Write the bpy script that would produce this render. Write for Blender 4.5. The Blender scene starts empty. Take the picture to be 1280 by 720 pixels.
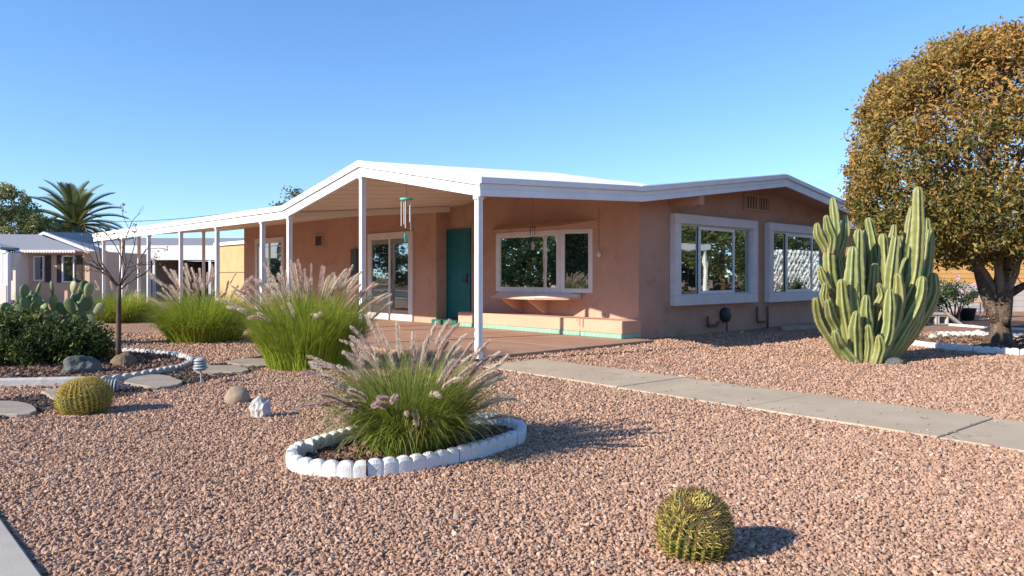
import bpy, math, random
import numpy as np
from mathutils import Vector, Matrix, noise as mnoise

R = math.radians
random.seed(7)
rng = np.random.default_rng(7)
sc = bpy.context.scene
col = sc.collection

# ------------------------------------------------------------------ camera
F, HZ, CH = 925.0, 344.0, 1.2            # focal length in px of the 1280 px photo, horizon row, eye height
cam = bpy.data.cameras.new("camera")
cam_o = bpy.data.objects.new("camera", cam)
col.objects.link(cam_o)
cam_o.location = (0, 0, CH)
cam_o.rotation_euler = (R(90), 0, 0)
cam.sensor_width = 36
cam.lens = F / 1280 * 36
cam.shift_y = -16 / 1280
cam.clip_end = 2000
cam.clip_start = 0.05
sc.camera = cam_o


def G(x, y, z=0.0):
    v = F * (CH - z) / (y - HZ)
    return Vector(((x - 640) / F * v, v, z))


# house frame: a runs back along the shaded gable wall, b runs left along the porch
P0 = G(598, 453)
TH = math.atan2(.681, .732)
EX = Vector((math.cos(TH), math.sin(TH), 0))
EY = Vector((-math.sin(TH), math.cos(TH), 0))


def H(a, b, z=0.0):
    return P0 + EX * a + EY * b + Vector((0, 0, z))


# ------------------------------------------------------------------ light
SUN_EL = R(26.5)
SUN_T = Vector((.876, .483, 0)).normalized()          # direction sunlight travels over the ground
w = bpy.data.worlds.new("World")
sc.world = w
w.use_nodes = True
nt = w.node_tree
bg = nt.nodes["Background"]
sky = nt.nodes.new("ShaderNodeTexSky")
sky.sky_type = 'NISHITA'
sky.sun_disc = False
sky.sun_elevation = SUN_EL
sky.sun_rotation = math.atan2(-SUN_T.x, -SUN_T.y)
sky.air_density = 1.0
sky.dust_density = 0.0
sky.ozone_density = 2.6
tcw = nt.nodes.new("ShaderNodeTexCoord")
upv = nt.nodes.new("ShaderNodeVectorMath")
upv.operation = 'ADD'
upv.inputs[1].default_value = (0, 0, .07)
nrmv = nt.nodes.new("ShaderNodeVectorMath")
nrmv.operation = 'NORMALIZE'
nt.links.new(tcw.outputs['Generated'], upv.inputs[0])
nt.links.new(upv.outputs[0], nrmv.inputs[0])
nt.links.new(nrmv.outputs[0], sky.inputs['Vector'])
hs = nt.nodes.new("ShaderNodeHueSaturation")
hs.inputs['Saturation'].default_value = 1.18
nt.links.new(sky.outputs[0], hs.inputs['Color'])
tintn = nt.nodes.new("ShaderNodeMix")
tintn.data_type = 'RGBA'
tintn.blend_type = 'MULTIPLY'
tintn.inputs['Factor'].default_value = 1
tintn.inputs['B'].default_value = (.99, .94, 1.0, 1)
nt.links.new(hs.outputs[0], tintn.inputs['A'])
nt.links.new(tintn.outputs['Result'], bg.inputs[0])
bg.inputs[1].default_value = 0.15
sun = bpy.data.lights.new("sun", 'SUN')
sun.energy = 4.6
sun.angle = R(0.5)
sun.color = (1.0, .90, .77)
sun_o = bpy.data.objects.new("sun", sun)
col.objects.link(sun_o)
trav = Vector((SUN_T.x * math.cos(SUN_EL), SUN_T.y * math.cos(SUN_EL), -math.sin(SUN_EL)))
sun_o.rotation_euler = trav.to_track_quat('-Z', 'Y').to_euler()
sun_o.location = (-20, -10, 20)

sc.view_settings.view_transform = 'Standard'
sc.view_settings.look = 'None'
sc.view_settings.exposure = 0.8
sc.view_settings.gamma = 1
sc.render.engine = 'CYCLES'
sc.cycles.use_denoising = True
sc.cycles.max_bounces = 6
sc.cycles.transparent_max_bounces = 6


# ------------------------------------------------------------------ materials
def new_mat(name):
    m = bpy.data.materials.new(name)
    m.use_nodes = True
    return m, m.node_tree.nodes, m.node_tree.links, m.node_tree.nodes["Principled BSDF"]


def surf(name, c1, c2=None, scale=4.0, rough=.85, bump=0.0, bscale=60.0, bdist=.01, spec=.3, detail=6, c3=None, s3=1.0, f3=.5, metal=0.0):
    """base colour drifting between c1 and c2 over noise, a second slow stain layer c3, fine bump"""
    m, n, l, p = new_mat(name)
    p.inputs['Roughness'].default_value = rough
    p.inputs['Specular IOR Level'].default_value = spec
    p.inputs['Metallic'].default_value = metal
    tc = n.new('ShaderNodeTexCoord')
    if c2 is None:
        p.inputs['Base Color'].default_value = (*c1, 1)
    else:
        t = n.new('ShaderNodeTexNoise')
        t.inputs['Scale'].default_value = scale
        t.inputs['Detail'].default_value = detail
        t.inputs['Roughness'].default_value = .62
        l.new(tc.outputs['Object'], t.inputs['Vector'])
        r = n.new('ShaderNodeValToRGB')
        r.color_ramp.elements[0].position = .34
        r.color_ramp.elements[1].position = .66
        r.color_ramp.elements[0].color = (*c1, 1)
        r.color_ramp.elements[1].color = (*c2, 1)
        l.new(t.outputs['Fac'], r.inputs['Fac'])
        out = r.outputs['Color']
        if c3 is not None:
            t3 = n.new('ShaderNodeTexNoise')
            t3.inputs['Scale'].default_value = s3
            t3.inputs['Detail'].default_value = 8
            t3.inputs['Roughness'].default_value = .7
            l.new(tc.outputs['Object'], t3.inputs['Vector'])
            r3 = n.new('ShaderNodeValToRGB')
            r3.color_ramp.elements[0].position = .55
            r3.color_ramp.elements[1].position = .72
            r3.color_ramp.elements[0].color = (0, 0, 0, 1)
            r3.color_ramp.elements[1].color = (f3, f3, f3, 1)
            l.new(t3.outputs['Fac'], r3.inputs['Fac'])
            mx = n.new('ShaderNodeMix')
            mx.data_type = 'RGBA'
            mx.inputs['B'].default_value = (*c3, 1)
            l.new(out, mx.inputs['A'])
            l.new(r3.outputs['Color'], mx.inputs['Factor'])
            out = mx.outputs['Result']
        l.new(out, p.inputs['Base Color'])
    if bump:
        b = n.new('ShaderNodeBump')
        b.inputs['Strength'].default_value = bump
        b.inputs['Distance'].default_value = bdist
        t2 = n.new('ShaderNodeTexNoise')
        t2.inputs['Scale'].default_value = bscale
        t2.inputs['Detail'].default_value = 5
        l.new(tc.outputs['Object'], t2.inputs['Vector'])
        l.new(t2.outputs['Fac'], b.inputs['Height'])
        l.new(b.outputs['Normal'], p.inputs['Normal'])
    return m


def vcol(name, rough=.7, trans=0.0, spec=.25, bump=0.0, bscale=80):
    """colour carried per leaf / blade / stone by the mesh; trans lets sunlight through thin leaves"""
    m, n, l, p = new_mat(name)
    at = n.new('ShaderNodeAttribute')
    at.attribute_name = 'Col'
    l.new(at.outputs['Color'], p.inputs['Base Color'])
    p.inputs['Roughness'].default_value = rough
    p.inputs['Specular IOR Level'].default_value = spec
    if bump:
        tc = n.new('ShaderNodeTexCoord')
        b = n.new('ShaderNodeBump')
        b.inputs['Strength'].default_value = bump
        b.inputs['Distance'].default_value = .01
        t2 = n.new('ShaderNodeTexNoise')
        t2.inputs['Scale'].default_value = bscale
        l.new(tc.outputs['Object'], t2.inputs['Vector'])
        l.new(t2.outputs['Fac'], b.inputs['Height'])
        l.new(b.outputs['Normal'], p.inputs['Normal'])
    if trans:
        tr = n.new('ShaderNodeBsdfTranslucent')
        l.new(at.outputs['Color'], tr.inputs['Color'])
        mx = n.new('ShaderNodeMixShader')
        mx.inputs[0].default_value = trans
        l.new(p.outputs[0], mx.inputs[1])
        l.new(tr.outputs[0], mx.inputs[2])
        l.new(mx.outputs[0], n['Material Output'].inputs['Surface'])
    return m


def glass(name, refl=.28, tint=(.012, .015, .016)):
    m, n, l, p = new_mat(name)
    p.inputs['Base Color'].default_value = (*tint, 1)
    p.inputs['Roughness'].default_value = .05
    g = n.new('ShaderNodeBsdfGlossy')
    g.inputs['Roughness'].default_value = .012
    g.inputs['Color'].default_value = (.86, .96, .93, 1)
    lw = n.new('ShaderNodeFresnel')
    lw.inputs['IOR'].default_value = 1.5
    ad = n.new('ShaderNodeMath')
    ad.operation = 'ADD'
    ad.inputs[1].default_value = refl
    ad.use_clamp = True
    l.new(lw.outputs[0], ad.inputs[0])
    mx = n.new('ShaderNodeMixShader')
    l.new(ad.outputs[0], mx.inputs[0])
    l.new(p.outputs[0], mx.inputs[1])
    l.new(g.outputs[0], mx.inputs[2])
    # old panes are never quite flat
    tc = n.new('ShaderNodeTexCoord')
    t = n.new('ShaderNodeTexNoise')
    t.inputs['Scale'].default_value = 2.2
    l.new(tc.outputs['Object'], t.inputs['Vector'])
    b = n.new('ShaderNodeBump')
    b.inputs['Strength'].default_value = .05
    b.inputs['Distance'].default_value = .02
    l.new(t.outputs['Fac'], b.inputs['Height'])
    l.new(b.outputs['Normal'], g.inputs['Normal'])
    l.new(mx.outputs[0], n['Material Output'].inputs['Surface'])
    return m


def gravel_mat():
    m, n, l, p = new_mat('pink_gravel')
    tc = n.new('ShaderNodeTexCoord')
    wv = n.new('ShaderNodeTexNoise')
    wv.inputs['Scale'].default_value = 40
    wv.inputs['Detail'].default_value = 2
    l.new(tc.outputs['Object'], wv.inputs['Vector'])
    add = n.new('ShaderNodeVectorMath')
    add.operation = 'MULTIPLY_ADD'
    add.inputs[1].default_value = (.012, .012, 0)
    l.new(wv.outputs['Color'], add.inputs[0])
    l.new(tc.outputs['Object'], add.inputs[2])
    v = n.new('ShaderNodeTexVoronoi')
    v.inputs['Scale'].default_value = 42
    l.new(add.outputs[0], v.inputs['Vector'])
    sep = n.new('ShaderNodeSeparateColor')
    l.new(v.outputs['Color'], sep.inputs[0])
    r = n.new('ShaderNodeValToRGB')
    cr = r.color_ramp
    cr.elements[0].position = 0
    cr.elements[0].color = (.17, .095, .068, 1)
    cr.elements[1].position = 1
    cr.elements[1].color = (.62, .50, .42, 1)
    for pos, c in ((.2, (.31, .18, .12)), (.5, (.39, .235, .165)), (.75, (.43, .275, .185)), (.9, (.47, .32, .225))):
        e = cr.elements.new(pos)
        e.color = (*c, 1)
    l.new(sep.outputs[0], r.inputs['Fac'])
    # slow drift of colour over metres: dustier, browner patches
    t = n.new('ShaderNodeTexNoise')
    t.inputs['Scale'].default_value = .55
    t.inputs['Detail'].default_value = 5
    l.new(tc.outputs['Object'], t.inputs['Vector'])
    r2 = n.new('ShaderNodeValToRGB')
    r2.color_ramp.elements[0].position = .35
    r2.color_ramp.elements[1].position = .7
    r2.color_ramp.elements[0].color = (.9, .86, .84, 1)
    r2.color_ramp.elements[1].color = (1.06, .98, .92, 1)
    l.new(t.outputs['Fac'], r2.inputs['Fac'])
    mx = n.new('ShaderNodeMix')
    mx.data_type = 'RGBA'
    mx.blend_type = 'MULTIPLY'
    mx.inputs['Factor'].default_value = 1
    l.new(r.outputs['Color'], mx.inputs['A'])
    l.new(r2.outputs['Color'], mx.inputs['B'])
    l.new(mx.outputs['Result'], p.inputs['Base Color'])
    p.inputs['Roughness'].default_value = .9
    p.inputs['Specular IOR Level'].default_value = .2
    b = n.new('ShaderNodeBump')
    b.invert = True
    b.inputs['Strength'].default_value = 1.0
    b.inputs['Distance'].default_value = .022
    l.new(v.outputs['Distance'], b.inputs['Height'])
    l.new(b.outputs['Normal'], p.inputs['Normal'])
    return m


M = {}
M['gravel'] = gravel_mat()
M['stones'] = vcol('crushed_stone', .85, 0, .2)
M['stucco'] = surf('pink_stucco', (.48, .298, .215), (.54, .342, .255), 1.3, .92, .6, 55, .012, .15, c3=(.35, .205, .155), s3=2.2, f3=.7)
M['peach'] = surf('peach_stucco', (.56, .335, .235), (.62, .38, .27), 2, .92, .3, 90, .008, .15, c3=(.45, .24, .16), s3=3, f3=.4)
M['white'] = surf('white_painted_metal', (.74, .735, .72), (.81, .81, .80), 3, .5, .08, 14, .01, spec=.4, c3=(.58, .54, .49), s3=4, f3=.35)
M['foam'] = surf('white_roof_coating', (.80, .80, .80), (.86, .86, .86), 3, .7, .25, 30, .02)
M['trim'] = surf('white_painted_trim', (.68, .65, .64), (.76, .74, .73), 3, .75, .15, 70, .006, c3=(.52, .46, .43), s3=5, f3=.35)
M['ceiling'] = surf('ceiling_panel', (.70, .62, .53), (.74, .66, .57), 1, .6)
M['concrete'] = surf('walk_concrete', (.42, .335, .235), (.50, .405, .29), 1.6, .9, .35, 120, .004, .2, c3=(.29, .225, .16), s3=2.3, f3=.7)
M['slab'] = surf('porch_slab', (.34, .205, .145), (.41, .26, .19), 1.4, .8, .15, 60, .004, .25, c3=(.25, .145, .10), s3=1.8, f3=.5)
M['kerb'] = surf('pavement_concrete', (.36, .33, .285), (.44, .405, .35), 2, .9, .3, 150, .004)
M['asphalt'] = surf('asphalt', (.045, .045, .047), (.07, .07, .07), 8, .9, .4, 150, .006)
M['teal'] = surf('teal_paint', (.010, .135, .150), (.014, .160, .175), 4, .45)
M['mint'] = surf('mint_tile', (.22, .45, .33), (.30, .53, .41), 9, .5)
M['green_step'] = surf('green_painted_step', (.02, .11, .07), (.03, .15, .09), 5, .6)
M['glass'] = glass('window_glass')
M['glass2'] = glass('large_window_glass', .42)
M['dark'] = surf('dark_metal', (.03, .03, .033), (.045, .045, .045), 6, .5)
M['alu'] = surf('aluminium', (.55, .55, .56), (.62, .62, .62), 6, .35, spec=.5, metal=.0)
M['tealmetal'] = surf('turquoise_metal', (.10, .52, .45), (.15, .60, .52), 6, .4)
M['edging'] = surf('white_concrete_edging', (.62, .61, .60), (.74, .73, .72), 7, .9, .5, 90, .006, c3=(.34, .29, .25), s3=7, f3=.75)
M['edging_worn_shaded'] = surf('worn_shaded_edging', (.36, .34, .325), (.52, .50, .48), 7, .9, .5, 90, .006, c3=(.22, .18, .155), s3=6, f3=.75)  # greyer, stained copy of the white edging; partial shade put into its colour
M['mulch'] = surf('dark_mulch', (.055, .032, .024), (.11, .065, .048), 25, .95, 1.0, 60, .03)
M['chips'] = vcol('mulch_chips', .9)
M['pathdirt'] = surf('dark_gravel_strip', (.05, .036, .03), (.12, .082, .066), 45, .95, 1.0, 80, .02)
M['flag'] = surf('flagstone', (.26, .215, .17), (.35, .30, .24), 4, .9, .4, 40, .01, c3=(.25, .2, .16), s3=5)
M['blade'] = vcol('grass_blades', .6, .4, .3)
M['plume'] = vcol('grass_plume', .8, .6, .1)
M['leaf'] = vcol('leaves', .5, .35, .4)
M['bark'] = surf('bark', (.075, .05, .036), (.16, .115, .085), 9, .95, 1.0, 30, .03, c3=(.40, .35, .28), s3=5, f3=.55)
M['twig'] = surf('twigs', (.16, .12, .09), (.26, .21, .17), 9, .9)
M['darktwig'] = surf('dark_bark', (.07, .045, .035), (.12, .08, .06), 9, .9, .5, 50)
M['cactus'] = vcol('cactus_skin', .55, 0, .35, .2, 60)
M['spine'] = vcol('cactus_spines', .5, .2, .3)
M['rock_dark'] = surf('dark_grey_rock', (.06, .065, .06), (.19, .19, .175), 5, .95, .9, 12, .05)
M['rock_tan'] = surf('tan_rock', (.27, .20, .145), (.36, .275, .20), 5, .9, .4, 25, .02)
M['rock_pale'] = surf('pale_quartz_rock', (.42, .40, .375), (.60, .575, .54), 8, .85, .7, 20, .03, c3=(.25, .24, .25), s3=7, f3=.7)
M['rock_brown'] = surf('brown_rock', (.16, .11, .07), (.25, .18, .115), 6, .95, .8, 18, .04)
M['greymetal'] = surf('grey_lamp_plastic', (.30, .34, .36), (.36, .40, .42), 8, .5)
M['shingle'] = surf('grey_shingles', (.22, .23, .255), (.30, .31, .33), 14, .95, .6, 40, .02)
M['tanwall'] = surf('tan_house_wall', (.60, .40, .27), (.66, .455, .315), 2, .9)
M['whitewall'] = surf('white_house_wall', (.74, .68, .61), (.79, .735, .66), 2, .9)
M['ochre'] = surf('ochre_siding', (.45, .31, .15), (.51, .355, .18), 2, .85)
M['ochre2'] = surf('ochre_house_siding', (.60, .345, .11), (.66, .39, .14), 2, .85)
M['block'] = surf('grey_block_wall', (.42, .39, .37), (.50, .47, .45), 3, .95, .4, 50, .01)
M['brown'] = surf('dark_brown_wood', (.06, .045, .04), (.10, .075, .06), 9, .8)
M['bluepot'] = surf('blue_glaze', (.04, .07, .13), (.06, .10, .18), 6, .35)
M['shell'] = surf('shell', (.66, .58, .46), (.74, .68, .58), 20, .5)
M['copper'] = surf('copper_tag', (.55, .27, .16), (.62, .33, .2), 20, .4)
M['pipe'] = surf('rusty_pipe', (.16, .075, .055), (.22, .11, .08), 30, .8)
M['brick'] = surf('dusty_brick_wall', (.34, .235, .175), (.44, .32, .25), 5, .95, .3, 30)
M['lattice'] = surf('white_breeze_block', (.72, .72, .70), (.80, .80, .78), 5, .9)
M['ground_far'] = M['gravel']


# ------------------------------------------------------------------ mesh helpers
def link(o, parent=None):
    col.objects.link(o)
    if parent is not None:
        o.parent = parent
    return o


def tag(o, label=None, cat=None, group=None, kind=None):
    if label: o['label'] = label
    if cat: o['category'] = cat
    if group: o['group'] = group
    if kind: o['kind'] = kind
    return o


def empty(name, loc, rz=0, label=None, cat=None, group=None):
    o = bpy.data.objects.new(name, None)
    o.empty_display_size = .1
    o.location = loc
    o.rotation_euler = (0, 0, rz)
    link(o)
    return tag(o, label, cat, group)


class MB:
    def __init__(s):
        s.v, s.f = [], []

    def add(s, vs, fs):
        k = len(s.v)
        s.v += [tuple(p) for p in vs]
        s.f += [tuple(i + k for i in f) for f in fs]

    def box(s, x0, x1, y0, y1, z0, z1, bev=0.0, mat=None):
        b = bev
        if b:
            vs, fs = [], []
            # chamfered box: three nested rectangles per axis
            for sx in (0, 1):
                for sy in (0, 1):
                    for sz in (0, 1):
                        X, Y, Z = (x0, x1)[sx], (y0, y1)[sy], (z0, z1)[sz]
                        dx, dy, dz = (b, -b)[sx], (b, -b)[sy], (b, -b)[sz]
                        vs += [(X, Y + dy, Z + dz), (X + dx, Y, Z + dz), (X + dx, Y + dy, Z)]
            def i(sx, sy, sz, k): return ((sx * 2 + sy) * 2 + sz) * 3 + k
            for sgn in (0, 1):
                q = [i(sgn, 0, 0, 0), i(sgn, 1, 0, 0), i(sgn, 1, 1, 0), i(sgn, 0, 1, 0)]
                fs.append(q if sgn else q[::-1])
                q = [i(0, sgn, 0, 1), i(1, sgn, 0, 1), i(1, sgn, 1, 1), i(0, sgn, 1, 1)]
                fs.append(q[::-1] if sgn else q)
                q = [i(0, 0, sgn, 2), i(1, 0, sgn, 2), i(1, 1, sgn, 2), i(0, 1, sgn, 2)]
                fs.append(q if sgn else q[::-1])
            for p in (0, 1):
                for q in (0, 1):
                    fs.append([i(p, q, 0, 0), i(p, q, 0, 1), i(p, q, 1, 1), i(p, q, 1, 0)])
                    fs.append([i(p, 0, q, 0), i(p, 0, q, 2), i(p, 1, q, 2), i(p, 1, q, 0)])
                    fs.append([i(0, p, q, 1), i(0, p, q, 2), i(1, p, q, 2), i(1, p, q, 1)])
                    for r_ in (0, 1):
                        fs.append([i(p, q, r_, 0), i(p, q, r_, 1), i(p, q, r_, 2)])
        else:
            vs = [(x, y, z) for x in (x0, x1) for y in (y0, y1) for z in (z0, z1)]
            fs = [(0, 1, 3, 2), (4, 6, 7, 5), (0, 4, 5, 1), (2, 3, 7, 6), (0, 2, 6, 4), (1, 5, 7, 3)]
        if mat is not None:
            vs = [mat @ Vector(p) for p in vs]
        s.add(vs, fs)

    def hexa(s, lo, hi):
        """eight corners: four of the bottom, four of the top"""
        s.add(list(lo) + list(hi), [(3, 2, 1, 0), (4, 5, 6, 7), (0, 1, 5, 4), (1, 2, 6, 5), (2, 3, 7, 6), (3, 0, 4, 7)])

    def prism(s, poly, z0, z1):
        n = len(poly)
        vs = [(p[0], p[1], z0) for p in poly] + [(p[0], p[1], z1) for p in poly]
        fs = [tuple(range(n - 1, -1, -1)), tuple(range(n, 2 * n))] + [(i, (i + 1) % n, n + (i + 1) % n, n + i) for i in range(n)]
        s.add(vs, fs)

    def extrude(s, poly, d):
        """3-D polygon pushed along d"""
        n = len(poly)
        vs = [Vector(p) for p in poly] + [Vector(p) + Vector(d) for p in poly]
        fs = [tuple(range(n - 1, -1, -1)), tuple(range(n, 2 * n))] + [(i, (i + 1) % n, n + (i + 1) % n, n + i) for i in range(n)]
        s.add(vs, fs)

    def tube(s, pts, rad, seg=8, cap=True):
        pts = [Vector(p) for p in pts]
        if not hasattr(rad, '__len__'):
            rad = [rad] * len(pts)
        vs, fs = [], []
        t0 = (pts[1] - pts[0]).normalized()
        nrm = t0.orthogonal().normalized()
        for i, p in enumerate(pts):
            t = (pts[min(i + 1, len(pts) - 1)] - pts[max(i - 1, 0)]).normalized()
            nrm = (nrm - t * nrm.dot(t)).normalized()
            bn = t.cross(nrm)
            for k in range(seg):
                an = 2 * math.pi * k / seg
                vs.append(p + (nrm * math.cos(an) + bn * math.sin(an)) * rad[i])
        for i in range(len(pts) - 1):
            for k in range(seg):
                k2 = (k + 1) % seg
                fs.append((i * seg + k, i * seg + k2, (i + 1) * seg + k2, (i + 1) * seg + k))
        if cap:
            fs.append(tuple(range(seg - 1, -1, -1)))
            fs.append(tuple((len(pts) - 1) * seg + k for k in range(seg)))
        s.add(vs, fs)

    def lathe(s, prof, seg=20, c=(0, 0, 0)):
        vs, fs = [], []
        for r, z in prof:
            for k in range(seg):
                an = 2 * math.pi * k / seg
                vs.append((c[0] + r * math.cos(an), c[1] + r * math.sin(an), c[2] + z))
        n = len(prof)
        for i in range(n - 1):
            for k in range(seg):
                k2 = (k + 1) % seg
                fs.append((i * seg + k, i * seg + k2, (i + 1) * seg + k2, (i + 1) * seg + k))
        fs.append(tuple(range(seg - 1, -1, -1)))
        fs.append(tuple((n - 1) * seg + k for k in range(seg)))
        s.add(vs, fs)

    def build(s, name, mat, parent=None, smooth=False, loc=None):
        me = bpy.data.meshes.new(name)
        me.from_pydata(s.v, [], s.f)
        me.materials.append(mat)
        if smooth:
            me.polygons.foreach_set('use_smooth', [True] * len(me.polygons))
        me.update()
        o = bpy.data.objects.new(name, me)
        if loc is not None:
            o.location = loc
        return link(o, parent)


def np_mesh(name, v, f, mat, colr=None, parent=None, smooth=False, loc=None):
    v = np.asarray(v, dtype=np.float32).reshape(-1, 3)
    f = np.asarray(f, dtype=np.int32)
    me = bpy.data.meshes.new(name)
    m_, k = f.shape
    me.vertices.add(len(v))
    me.vertices.foreach_set('co', v.ravel())
    me.loops.add(m_ * k)
    me.loops.foreach_set('vertex_index', f.ravel())
    me.polygons.add(m_)
    me.polygons.foreach_set('loop_start', np.arange(0, m_ * k, k, dtype=np.int32))
    me.polygons.foreach_set('use_smooth', np.full(m_, smooth, dtype=bool))
    me.update(calc_edges=True)
    if colr is not None:
        at = me.attributes.new('Col', 'FLOAT_COLOR', 'POINT')
        c4 = np.ones((len(v), 4), dtype=np.float32)
        c4[:, :3] = colr
        at.data.foreach_set('color', c4.ravel())
    me.materials.append(mat)
    o = bpy.data.objects.new(name, me)
    if loc is not None:
        o.location = loc
    return link(o, parent)


def in_poly(x, y, poly):
    x, y = np.asarray(x), np.asarray(y)
    ins = np.zeros(x.shape, bool)
    n = len(poly)
    for i in range(n):
        x1, y1 = poly[i][0], poly[i][1]
        x2, y2 = poly[(i + 1) % n][0], poly[(i + 1) % n][1]
        if y1 == y2:
            continue
        c = ((y1 > y) != (y2 > y)) & (x < (x2 - x1) * (y - y1) / (y2 - y1) + x1)
        ins ^= c
    return ins


def spline(pts, n, closed=False):
    pts = [Vector(p) for p in pts]
    out, k = [], len(pts)
    segs = k if closed else k - 1
    for i in range(segs):
        if closed:
            p0, p1, p2, p3 = pts[(i - 1) % k], pts[i], pts[(i + 1) % k], pts[(i + 2) % k]
        else:
            p0, p1, p2, p3 = pts[max(i - 1, 0)], pts[i], pts[i + 1], pts[min(i + 2, k - 1)]
        for j in range(n):
            t = j / n
            out.append(.5 * ((2 * p1) + (p2 - p0) * t + (2 * p0 - 5 * p1 + 4 * p2 - p3) * t * t + (3 * p1 - p0 - 3 * p2 + p3) * t ** 3))
    if not closed:
        out.append(pts[-1])
    return out


def resample(pts, step, closed=False):
    pts = [Vector(p) for p in pts]
    if closed:
        pts = pts + [pts[0]]
    d = [0]
    for i in range(1, len(pts)):
        d.append(d[-1] + (pts[i] - pts[i - 1]).length)
    n = max(2, int(d[-1] / step))
    out, j = [], 0
    for i in range(n + (0 if closed else 1)):
        s_ = d[-1] * i / n
        while j < len(d) - 2 and d[j + 1] < s_:
            j += 1
        t = (s_ - d[j]) / max(1e-9, d[j + 1] - d[j])
        out.append(pts[j].lerp(pts[j + 1], t))
    return out, d[-1]


# ------------------------------------------------------------------ setting: ground, walk, slab, kerb, road
def sheet(name, poly, z, mat, thick=None):
    m = MB()
    if thick:
        m.prism(poly, z - thick, z)
    else:
        m.add([(p[0], p[1], z) for p in poly], [tuple(range(len(poly)))])
    o = m.build(name, mat)
    return tag(o, kind='structure')


sheet('ground', [(-400, -400), (400, -400), (400, 600), (-400, 600)], 0, M['gravel'])

WN0, WN1 = G(635, 462, .02), G(1280, 562, .02)        # near edge of the concrete walk
WD = (WN1 - WN0).normalized()
WS = Vector((-WD.y, WD.x, 0))
WW = (G(1000, 490, .02) - WN0).dot(WS)
def W(along, across, z=0.0):
    p = WN0 + WD * along + WS * across
    return Vector((p.x, p.y, z))
walk_poly = [W(-.62, 0), W(14, 0), W(14, WW), W(-.62, WW)]
m = MB()
cur, k = -.62, 0
for L in (1.35, 1.1, 1.55, 1.6, 1.45, .52, 1.6, 1.6, 1.6, 1.6, 1.6):
    gap = .012 if k != 4 else .03
    s1 = cur + L - gap
    dz = (0, .003, -.002, .002, -.003, .012, 0, .003, 0, .002, 0)[k]
    e = .006
    z1 = .016 + dz
    lo = [W(cur, 0), W(s1, 0), W(s1, WW), W(cur, WW)]
    m.prism(lo, -.05, z1 - e)
    m.hexa([Vector((p.x, p.y, z1 - e)) for p in lo], [W(cur + e, e, z1), W(s1 - e, e, z1), W(s1 - e, WW - e, z1), W(cur + e, WW - e, z1)])
    cur += L
    k += 1
tag(m.build('walkway', M['concrete']), kind='structure')
sheet('walkway_joint', [W(-.61, .01), W(13.9, .01), W(13.9, WW - .01), W(-.61, WW - .01)], .006, M['mulch'])

slab_poly = [H(-.16, .22), H(4.2, .22), H(4.2, 19.8), H(-.16, 19.8)]
m = MB()
for b0, b1 in ((.13, 3.2), (3.212, 6.4), (6.412, 10.6), (10.612, 15), (15.012, 19.8)):
    for a0, a1 in ((-.16, 2.1), (2.11, 4.2)):
        m.box(a0, a1, b0, b1, -.05, .052, .008)
o = m.build('porch_floor', M['slab'])
o.location = P0
o.rotation_euler = (0, 0, TH)
tag(o, kind='structure')

# street side: pavement under the photographer, kerb, road
def strip(name, a0, a1, z, mat, thick=.15):
    return sheet(name, [H(a0, -60), H(a1, -60), H(a1, 80), H(a0, 80)], z, mat, thick)
m = MB()
bb = -30.4
while bb < 40:
    m.box(-7.35, -5.97, bb, bb + 1.508, -.1, .03, .01)
    bb += 1.52
o = m.build('pavement', M['kerb'])
o.location = P0; o.rotation_euler = (0, 0, TH)
tag(o, kind='structure')
strip('road', -15.5, -7.36, .008, M['asphalt'], .05)
strip('far_kerb', -16.7, -15.51, .05, M['kerb'], .1)

# ------------------------------------------------------------------ the house
house = empty('house', P0, TH, 'long single storey pink stucco house with white porch roof and white posts', 'house')


def fprof(b):
    xs = [-.06, 3.04, 5.87, 19.75]
    zs = [2.53, 3.11, 2.55, 2.57]
    return float(np.interp(b, xs, zs))


def sprof(b):
    return float(np.interp(b, [0, 3.04, 5.87, 19.75], [.047, .052, .095, .095]))


def ztop(a, b):
    return fprof(b) + sprof(b) * a


BS = [-.06, 3.04, 5.87, 17.6, 19.75]
CEIL_D = .13
# porch roof: coated top sheet and the ribbed ceiling below it
m = MB()
AS = [0.05, 1.3, 2.6, 3.9, 4.75]
for i in range(len(BS) - 1):
    a_end = 4.75
    for j in range(len(AS) - 1):
        q = [(AS[j], BS[i]), (AS[j + 1], BS[i]), (AS[j + 1], BS[i + 1]), (AS[j], BS[i + 1])]
        m.hexa([(a, b, ztop(a, b) - .09) for a, b in q], [(a, b, ztop(a, b) + .006) for a, b in q])
lo = [(3.0, .5), (4.7, .5), (4.7, 3.55), (3.0, 3.55)]
hi = [(3.75, .9, .02), (4.6, .9, .02), (4.6, 3.46, .085), (3.75, 3.46, .085)]
m.hexa([(a, b, ztop(a, b) + .003) for a, b in lo], [(a, b, ztop(a, b) + .006 + d) for a, b, d in hi])
porch_roof = m.build('porch_roof', M['foam'], house)
m = MB()
step = .305
b = 0.02
while b < 19.7:
    b1 = min(b + step, 19.7)
    for (bb0, bb1, dz) in ((b, b1 - .03, 0), (b1 - .03, b1, .012)):
        q = [(.06, bb0), (4.448, bb0), (4.448, bb1), (.06, bb1)]
        if bb0 < 6.4:
            pass
        m.hexa([(a, c, ztop(a, c) - CEIL_D + dz) for a, c in q], [(a, c, ztop(a, c) - .10) for a, c in q])
    b = b1
m.build('porch_ceiling', M['ceiling'], house)
# beam under the valley and at the wall
m = MB()
q = [(.06, 5.84), (4.09, 5.84), (4.09, 5.96), (.06, 5.96)]
m.hexa([(a, c, ztop(a, 5.9) - .26) for a, c in q], [(a, c, ztop(a, 5.9) - CEIL_D - .002) for a, c in q])
m.build('valley_beam', M['ceiling'], house)

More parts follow.
